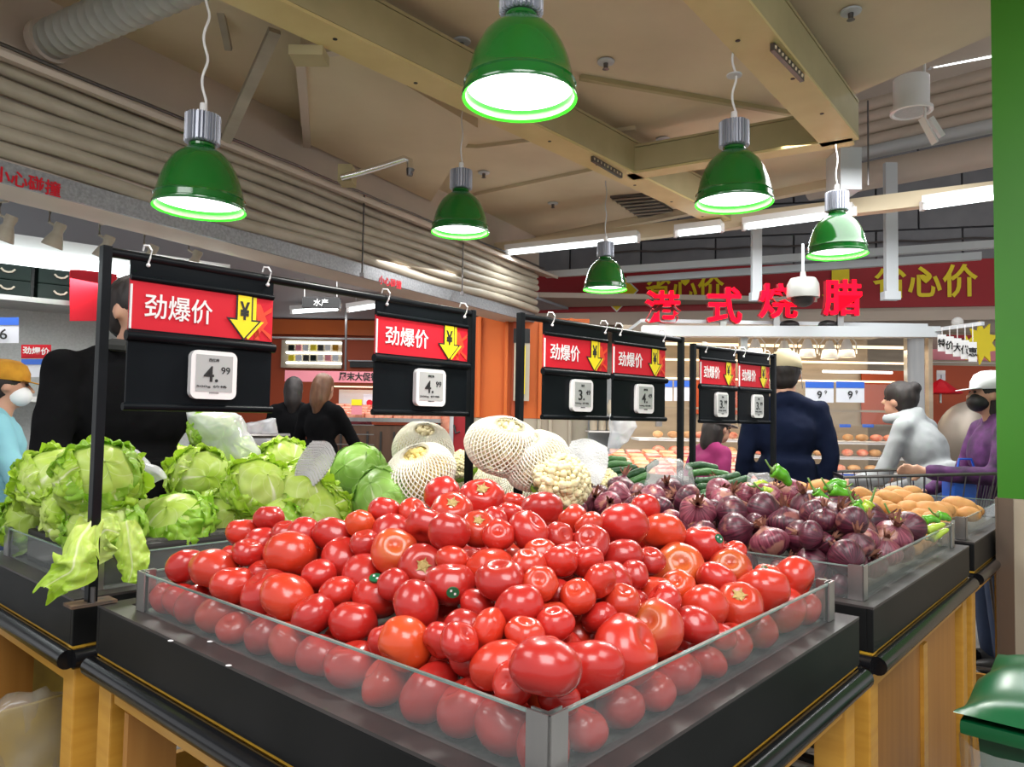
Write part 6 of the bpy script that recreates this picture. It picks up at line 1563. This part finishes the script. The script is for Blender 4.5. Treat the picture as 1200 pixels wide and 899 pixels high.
MB().lathe([(0, .12), (.05, .09), (.12, .03), (.20, -.02), (.19, -.03), (0, -.03)], 8).build('canopy', 'signred', r); MB().tube((0, 0, -.12), (0, 0, 0), .01, seg=6).build('stick', 'steel', r)
card_label('notice', 'white notice above the red umbrella', 'notice', 1098, 434, 1108, 446, 7.4, head='white', num='1')
r = thing('yellow_garland', 'jagged yellow paper garland beside the column at the stall side', 'garland', aty(1150, 400, 6.6)); q = []
for k in range(18): a = k / 18 * 6.2832; rr = .20 if k % 2 else .12; q.append((rr * math.cos(a) * .7, rr * math.sin(a)))
MB().prism(q, 0, .02, frame(aty(1150, 402, 6.6), (1, 0, 0))).build('garland_face', 'yellow', r, **W)
q = [(x * .55, y * .55) for x, y in q]; MB().prism(q, 0, .02, frame(aty(1133, 408, 6.55), (1, 0, 0))).build('garland_face', 'yellow', r, **W)
o = MB().sph(aty(1122, 378, 6.7), .05, 16, 10).build('white_globe', 'white', smooth=True); tag(o, 'small white globe on the corner of the stall frame', 'globe')
r = thing('steel_oven', 'rounded stainless steel oven between the hoodie and the purple jacket', 'oven', aty(1130, 560, 5.6))
c = aty(1138, 520, 5.7); MB().sph(c, .30, 28, 18, scale=(.85, .8, 1.1)).build('hood', mat('oven_steel', (.20, .17, .14), .45, .5), r, smooth=True, **W); MB().box((c.x, c.y, .5), (.5, .5, 1.0)).build('base', 'warm', r, **W)

# ---- middle distance behind the cucumbers: meat display with orange goods ------------
r = thing('packed_meat_counter', 'low counter with packed orange and pink goods behind the cucumbers', 'counter', (P2(800, 5.4), 5.5, 0))
MB().box((P2(795, 5.4), 5.5, .45), (1.25, .8, .9)).build('base', 'brownw', r, **W)
MB().box((P2(795, 5.4), 5.5, .91), (1.25, .8, .03)).build('deck', 'white', r, **W)
for j in range(6): MB().box((P2(795, 5.4), 5.2 + j * .12, .925 + j * .011 - .012), (1.2, .115, .022 + j * .022)).build('step', 'white', r, **W)
pk = [MB().box((0, 0, 0), (.11, .09, .045), bev=.012).mesh('pack', [m_], smooth=True) for m_ in (mat('salmon', (.75, .20, .06), .3, c2=(.85, .45, .3), scale=14), mat('pinkpack', (.78, .42, .34), .3, c2=(.6, .12, .1), scale=14))]
for i in range(9):
    for j in range(6):
        o = put('packed_goods', fo.choice(pk), loc=(P2(795, 5.4) - .52 + i * .13, 5.2 + j * .12, .95 + j * .022), rot=(R(fo.uniform(5, 16)), 0, fo.uniform(-.3, .3)))
        tag(o, f'orange or pink packed goods behind the cucumbers, {ordw[j]} row, {ordw[i]} from left', 'food', 'packed goods behind the cucumbers')

# shelf unit behind (left of the stall)
r = thing('wall_shelf', 'grey white wall shelf with jars between the orange column and the stall', 'shelf', (P2(735, 7.4), 7.6, 0))
for y in (486, 505, 523): prect(MB(), 690, y, 770, y + 3, 7.4, .35).build('shelf', 'white' if y == 505 else 'steel', r, **W)
prect(MB(), 690, 440, 770, 560, 7.8, .04).build('back', 'greymesh', r, **W); prect(MB(), 762, 440, 768, 600, 7.4, .05).build('upright', 'steel', r, **W)
MB().box((P2(725, 7.4), 7.6, .5), (.75, .4, .85)).build('base', 'dark', r, **W)
jm = MB().lathe([(0, 0), (.035, 0), (.04, .02), (.04, .10), (.025, .13), (.025, .15), (0, .15)], 14).mesh('jar', ['cream'], smooth=True)
for i in range(8):
    o = put('jar', jm, loc=(P2(694, 7.4) + .03 + i * .088, 7.5, aty(700, 486, 7.4).z + .004)); tag(o, f'cream jar on the upper shelf right of the orange column, {ordw[i]} from left', 'jar', 'cream jars on the wall shelf')
    o = put('jar', jm, loc=(P2(694, 7.4) + .03 + i * .088, 7.5, aty(700, 505, 7.4).z + .004)); tag(o, f'cream jar on the middle shelf right of the orange column, {ordw[i]} from left', 'jar', 'cream jars on the middle shelf')

# ---- middle left: orange soffit, pink banner, meat counter ---------------------------
r = thing('orange_fascia', 'bright orange fascia board above the meat counters at the middle left', 'fascia', aty(400, 395, 10.6))
prect(MB(), 200, 372, 470, 394, 10.6, .1).build('board', 'orange', r, **W); prect(MB(), 200, 394, 470, 397, 10.58, .12).build('edge', 'white', r, **W)
mb = MB(); mb.bar(aty(406, 352, 9.3), aty(405, 434, 9.3), .025, .025, up=(1, 0, 0)); tag(mb.build('hanging_pipe', 'dsteel'), 'thin dark pipe hanging in front of the orange fascia', 'pipe')
r = thing('hanging_sign', 'black hanging direction sign with pale characters above the counters', 'sign', aty(376, 352, 7.5))
prect(MB(), 354, 348, 398, 361, 7.5, .05).build('board', 'ink', r, **W); text('水产', aty(376, 354.5, 7.49), (1, 0, 0), .075, 'white', r, bold=.01)
for px in (357, 395): MB().tube(aty(px, 348, 7.52), aty(px, 322, 7.52), .006, seg=6).build('wire', 'steel', r, **W)
r = thing('pink_banner', 'pink banner strip with black characters over the meat counter', 'banner', aty(415, 441, 8.0))
prect(MB(), 334, 434, 452, 449, 8.0, .03).build('strip', 'pink', r, **W); text('周末大促销禁', aty(425, 441.5, 7.995), (1, 0, 0), .095, 'ink', r, bold=.03, w=.52)
r = thing('meat_counter', 'dark wooden meat counter with lit pink goods behind the women in black', 'counter', (P2(440, 7.9), 8.0, 0))
zt_ = aty(450, 490, 7.7).z
MB().box((P2(450, 7.7), 8.0, zt_ / 2 - .04), (1.20, .7, zt_ - .08)).build('front', 'brownw', r, **W)
for i in range(9): MB().box((P2(450, 7.7) - .56 + i * .138, 7.64, zt_ / 2 - .06), (.02, .02, zt_ - .16)).build('batten', 'dark', r, **W)
MB().box((P2(450, 7.7), 8.0, zt_ - .02), (1.22, .76, .04)).build('worktop', 'steel', r, **W)
MB().box((P2(450, 7.7), 8.28, zt_ + .16), (1.2, .05, .3)).build('back_riser', 'white', r, **W)
prect(MB(), 385, 452, 548, 456, 8.2, .1).build('light_strip', 'warmglow', r, **W)
pm = MB().box((0, 0, 0), (.10, .08, .05), bev=.015).mesh('meat_pack', ['meat'], smooth=True)
for i in range(12):
    for j in range(4):
        o = put('meat_pack', pm, loc=(P2(450, 7.7) - .55 + i * .10, 7.75 + j * .12, zt_ + .03 + j * .03), rot=(.25, 0, fo.uniform(-.3, .3))); tag(o, f'red meat pack on the dark wooden counter, {ordw[j]} row, {ordw[i]} from left', 'meat', 'meat packs on the wooden counter')
card_label('poster', 'white and red poster behind the meat counter', 'poster', 426, 462, 440, 482, 8.1, head='card', num='●', numc='signred', hfrac=.1)
card_label('poster', 'pink and yellow poster standing on the meat counter', 'poster', 412, 468, 424, 486, 7.6, head='yellow', num=None, body='pink', hfrac=.4)
r = thing('dark_display_cabinet', 'dark lit cabinet shelves under the meat counter lights at the left', 'cabinet', (P2(395, 7.2), 7.3, 0))
MB().box((P2(412, 7.2), 7.3, .45), (.55, .4, .86)).build('box', 'dark', r, **W)
for y in (497, 508, 520): prect(MB(), 388, y, 438, y + 2, 7.08, .02).build('shelf', 'steel', r, **W)
# wall display between orange band and banner
r = thing('far_display', 'far wall display with white strips and coloured packs above the pink banner', 'display', aty(390, 430, 10.6))
prect(MB(), 330, 398, 400, 432, 10.6, .11).build('panel', 'warm', r, **W)
for y in (400, 412, 424): prect(MB(), 335, y, 400, y + 3, 10.55, .04).build('light_strip', 'tube', r, **W)
for i in range(7): prect(MB(), 338 + i * 8.6, 404, 344 + i * 8.6, 411, 10.5, .04).build('pack', ['crate', 'pink', 'card', 'yellow', 'dark', 'white', 'mustard'][i], r, **W)
for i in range(7): prect(MB(), 338 + i * 8.6, 416, 344 + i * 8.6, 423, 10.5, .04).build('pack', ['yellow', 'card', 'dark', 'crate', 'white', 'pink', 'card'][i], r, **W)
r = thing('dark_screen', 'dark screen on the orange red wall left of the second price sign', 'screen', aty(430, 428, 10.64)); prect(MB(), 410, 424, 450, 431, 10.64, .07).build('panel', 'ink', r, **W); prect(MB(), 408, 422, 452, 424, 10.62, .08).build('bezel', 'ctray', r, **W)
r = thing('red_freezer', 'grey and dark red upright freezer left of the orange column', 'freezer', (P2(535, 7.9), 8.1, 0))
prect(MB(), 527, 470, 550, 600, 7.9, .5).build('door', 'bannerred', r, **W); prect(MB(), 514, 466, 529, 600, 7.85, .5).build('frame', 'ctray', r, **W); prect(MB(), 517, 474, 526, 520, 7.83, .02).build('glass_window', 'meat', r, **W)
MB().path([aty(532, 498, 7.86), aty(534, 508, 7.84), aty(539, 506, 7.84)], .012, 6).build('handle', 'ink', r, smooth=True, **W)

# ---- refrigerated wall at the far left ------------------------------------------------
G0, G1 = Vector((-3.9, 3.41, 0)), Vector((-1.95, 5.0, 0))
gd = (G1 - G0).normalized(); gn = Vector((gd.y, -gd.x, 0))
gf = lambda px, py, off=0.0: onv(px, py, G0 + gn * off, G1 + gn * off)
fr_ = thing('refrigerated_shelf', 'white refrigerated wall shelf unit behind the big man in black', 'shelf', G0)
def gq(mb, x0, y0, x1, y1, off=0.0, th=.02):
    mb.slab([gf(x0, y0, off), gf(x1, y0, off), gf(x1, y1, off), gf(x0, y1, off)], -gn * th); return mb
MB().slab([G0 - gd * .6 + Z * 0, G1, G1 + Z * 2.25, G0 - gd * .6 + Z * 2.25], -gn * .06).bm.free()
mb = MB(); mb.slab([G0 - gd * .9 - gn * .5, G1 - gn * .5, G1 - gn * .5 + Z * 2.3, G0 - gd * .9 - gn * .5 + Z * 2.3], -gn * .06); mb.build('back_wall', 'greymesh', fr_, world=True)
zc = gf(0, 300).z
mb = MB(); mb.slab([G0 - gd * .9 + Z * (zc + .06), G1 + Z * (zc + .06), G1 + Z * (zc + .14), G0 - gd * .9 + Z * (zc + .14)], -gn * .55); mb.build('canopy', 'white', fr_, world=True)
MB().tube(G0 - gd * .8 + Z * zc + gn * .03, G1 - gd * .05 + Z * zc + gn * .03, .045, seg=14).build('canopy_tube', 'tube', fr_, smooth=True, world=True)
area('fridge_light', ((G0 + G1) / 2 + Z * (zc - .1) + gn * .25)[:], (-.2, .1, -1), 2.0, .1, 8)
zsh = gf(0, 352, -.1).z
for z_, m_, d0 in ((zsh, 'steel', .45), (gf(0, 470, -.1).z, 'white', .5), (.78, 'white', .6), (.4, 'white', .6)):
    mb = MB(); mb.slab([G0 - gd * .9 - gn * .49 + Z * z_, G1 - gn * .49 + Z * z_, G1 - gn * (.49 - d0) + Z * z_, G0 - gd * .9 - gn * (.49 - d0) + Z * z_], Z * .03); mb.build('shelf', m_, fr_, world=True)
mb = MB(); mb.slab([G0 - gd * .9 + Z * .0, G1 + Z * .0, G1 + Z * .38, G0 - gd * .9 + Z * .38], -gn * .45); mb.build('base', 'ctray', fr_, world=True)
# dark green crates with smile shaped grips
cm = MB().box((0, 0, 0), (.235, .2, .10), bev=.008).mesh('box_body', ['crate'])
mb = MB(); mb.path([(-.035, -.104, .012), (-.02, -.106, -.004), (0, -.107, -.009), (.02, -.106, -.004), (.035, -.104, .012)], .006, 6); hm_ = mb.mesh('hand_grip', ['cream'], smooth=True)
for i in range(3):
    for j in range(3):
        c = G0 + gd * (1.0 + .27 * i) - gn * .22 + Z * (zsh + .08 + j * .102)
        r = thing('dark_green_crate', f'dark green crate with curved grip, column {ordw[i]} from left, {["lowest", "middle", "top"][j]} of its stack on the cold shelf', 'crate', c, math.atan2(gd.y, gd.x), 'dark green crates on the cold shelf'); r['label'] = f'dark green crate, {["lowest", "middle", "top"][j]} of the {["left", "middle", "right"][i]} stack on the cold shelf'
        put('box_body', cm, r); put('hand_grip', hm_, r)
o = gq(MB(), 82, 316, 137, 376, .06, .015).build('red_poster', 'signred'); r = tag(o, 'plain red poster hanging behind the big man in black', 'poster')
o2 = MB(); o2.slab([gf(126, 342, .08), gf(137, 332, .08), gf(139, 352, .08), gf(128, 356, .08)], -gn * .005); o2.build('yellow_print', 'yellow', o)
def gcard(label, x0, y0, x1, y1, head, body, txt, tx=None, hf=.3, tc='ink'):
    r = thing('price_card', label, 'price card', gf(x0, y1, .07)); gq(MB(), x0, y0, x1, y1, .07, .01).build('card', body, r, world=True); gq(MB(), x0, y0, x1, y0 + (y1 - y0) * hf, .075, .006).build('header', head, r, world=True)
    if txt: text(txt, gf((x0 + x1) / 2, y0 + (y1 - y0) * (hf + (1 - hf) * .5), .085), gd, abs(y1 - y0) * .4 * 4.3 / F, tc, r, bold=.01)
    if tx: text(tx, gf((x0 + x1) / 2, y0 + (y1 - y0) * hf * .5, .09), gd, abs(y1 - y0) * hf * .6 * 4.3 / F, 'white', r, bold=.02)
gcard('blue headed price card reading 6 at the left edge', -14, 372, 22, 402, 'cyan', 'card', '6')
gcard('red and white special price card next to the black jacket', 25, 404, 60, 420, 'signred', 'signred', '', '劲爆价', .9)
gcard('blue card under the red special price card', 25, 421, 56, 442, 'cyan', 'card', '')
# goods on the fridge shelves
gm = [MB().sph((0, 0, 0), .06, 14, 10, scale=(1, .8, .8)).mesh('n', [m_], smooth='full') for m_ in ('leafp', 'curd', 'pota')]
for i in range(9):
    o = put('wrapped_vegetable', gm[i % 3], loc=G0 + gd * (.7 + i * .16) - gn * .12 + Z * (gf(0, 470, -.1).z + .08), rot=(0, 0, i)); tag(o, f'pale wrapped vegetable on the cold shelf at the left edge, {ordw[i]} from left', 'vegetable', 'wrapped vegetables on the cold shelf')
# ceiling spot lamps
for i, (px, py) in enumerate(((8, 268), (66, 276), (124, 290), (176, 300), (228, 306))):
    d = 3.6 + i * .25; c = aty(px, py, d); r = thing('spot_lamp', f'white ceiling spot lamp above the fridge, {ordw[i]} from the left', 'lamp', c, group='white spot lamps at the left')
    rot = Matrix.Rotation(R(20), 4, 'Y')
    b = MB(); b.lathe([(0, .07), (.026, .07), (.03, .055), (.024, .02), (.04, -.02), (.052, -.06), (.05, -.064), (0, -.055)], 20); bmesh.ops.transform(b.bm, matrix=rot, verts=b.bm.verts); b.build('head', 'duct', r, smooth=True)
    b = MB(); b.path([(.03, 0, .03), (-.04, 0, .07), (-.04, 0, .13), (0, 0, .14)], .008, 6); b.build('arm', 'duct', r, smooth=True)
    MB().tube((0, 0, .14), (0, 0, 2.72 - c.z), .007, seg=6).build('stem', 'white', r)
mb = MB(); mb.bar((aty(-40, 252, 3.4).x, 3.4, 2.69), (aty(330, 315, 5.0).x, 5.0, 2.69), .05, .04); tag(mb.build('lamp_track', 'white'), 'white lamp track under the pale ceiling above the spot lamps', 'track')
# warning lettering on the galvanised strip
angx = wd
def wtext(s, px, py, h, w_, par):
    c = onv(px, py, WA, WB) + wn * .004; return text(s, c, angx, h, 'signred', par, bold=.02, w=w_)
strip = bpy.data.objects['trim_1']
wtext('小心碰撞', 32, 213, .075, .30, strip); wtext('小心碰撞', 457, 331, .07, .28, strip)

# ---- under and beside the tables -------------------------------------------------------
gb = thing('green_bin', 'green wheeled bin with closed lid at the lower right corner', 'bin', (1.36, 1.62, 0), R(-132))
mb = MB(); mb.prism([(-.24, -.25), (.24, -.25), (.24, .25), (-.24, .25)], .06, .66); 
for v in mb.bm.verts: 
    if v.co.z < .3: v.co.x *= .85; v.co.y *= .85
mb.build('bin_body', 'binD', gb)
MB().box((0, 0, .675), (.54, .56, .03), bev=.01).build('rim', 'binG', gb, smooth=True)
mb = MB(); mb.grid(lambda a, b: Vector(((a - .5) * .55, (b - .5) * .58, .695 + .055 * (1 - abs(2 * a - 1) ** 6) * (1 - abs(2 * b - 1) ** 6) + .01 * math.cos(a * 12.5))), 24, 24); mb.build('lid', 'binG', gb, smooth='full')
MB().path([(.10, .30, .70), (.12, .345, .72), (-.12, .345, .72), (-.10, .30, .70)], .012, 8).build('handle', 'binG', gb, smooth=True)
for sx in (-1, 1): MB().tube((sx * .17, .2, .06), (sx * .21, .2, .06), .06, seg=16).build('wheel', 'rubber', gb)
def f(a, b):
    an = a * 6.2832; k_ = .285 + .012 * noise.noise(Vector((math.cos(an) * 3, math.sin(an) * 3, b * 4))) + .006 * math.sin(an * 17)
    sq = 1 / max(abs(math.cos(an)), abs(math.sin(an))); return Vector((math.cos(an) * k_ * min(sq, 1.3), math.sin(an) * k_ * min(sq, 1.3), .64 - b * .4))
MB().grid(f, 60, 12).build('liner_bag', 'film2', gb, smooth='full')
# rack of dark slats under the onion table
rk = thing('slatted_rack', 'dark metal slatted rack under the right end of the onion table', 'rack', T(1.285, .1, -.9), TA)
MB().box((.49, .06, .30), (.98, .03, .03)).build('front_bar', 'ink', rk); MB().box((.49, .9, .30), (.98, .03, .03)).build('rear_bar', 'ink', rk)
for i in range(9): MB().box((.04 + i * .112, .48, .318), (.035, .86, .012)).build('slat', 'ink', rk)
for x in (.02, .96):
    for y in (.06, .9): MB().box((x, y, .15), (.025, .025, .30)).build('leg', 'ink', rk)
# basket with plastic liner under the lettuce table
bk = thing('lined_basket', 'yellow waste basket lined with clear plastic under the lettuce table', 'basket', (-1.36, 1.92, 0)); bk.scale = (1.15, 1.15, 1.22)
bm2 = mat('basket_yellow', (.50, .36, .05), .5, c2=(.20, .14, .05), scale=8)
MB().lathe([(0, .02), (.19, .02), (.27, .52), (.26, .52), (.18, .04), (0, .04)], 32).build('basket', bm2, bk, smooth=True)
def f(a, b):
    an = a * 6.2832; t = b * 2 - 1; k_ = (.285 + .02 * abs(t)) * (1 if t < 0 else .93 - t * .2); z_ = .54 - abs(t) * (.20 if t < 0 else .35)
    nn_ = noise.noise(Vector((math.cos(an) * 5, math.sin(an) * 5, b * 5))); return Vector((math.cos(an) * (k_ + .025 * nn_), math.sin(an) * (k_ + .025 * nn_), z_ + .03 * nn_ + .012 * math.sin(an * 23)))
MB().grid(f, 90, 26).build('plastic_liner', glassy('liner_film', (.93, .9, .8), .16, rough=.12, milkc=(.8, .78, .68)), bk, smooth='full')

# ================================================================ LABELS OF REPEATS
_ord = ['leftmost', 'second from left', 'third from left', 'fourth from left', 'fifth from left', 'sixth from left', 'seventh from left', 'eighth from left', 'ninth from left', 'tenth from left', 'eleventh from left', 'twelfth from left', 'thirteenth from left']
_by = {}
for o in scn.objects:
    if o.parent is None and 'label' in o.keys() and o.name.split('.')[0] in ('tomato', 'onion', 'potato'): _by.setdefault(o['label'], []).append(o)
for lab, objs in _by.items():
    if len(objs) < 2 or len(objs) > 13 or 'under' in lab or 'buried' in lab: continue
    objs.sort(key=lambda o: o.location.x / o.location.y)
    for i, o in enumerate(objs): o['label'] = f'{lab}, {_ord[i]}'
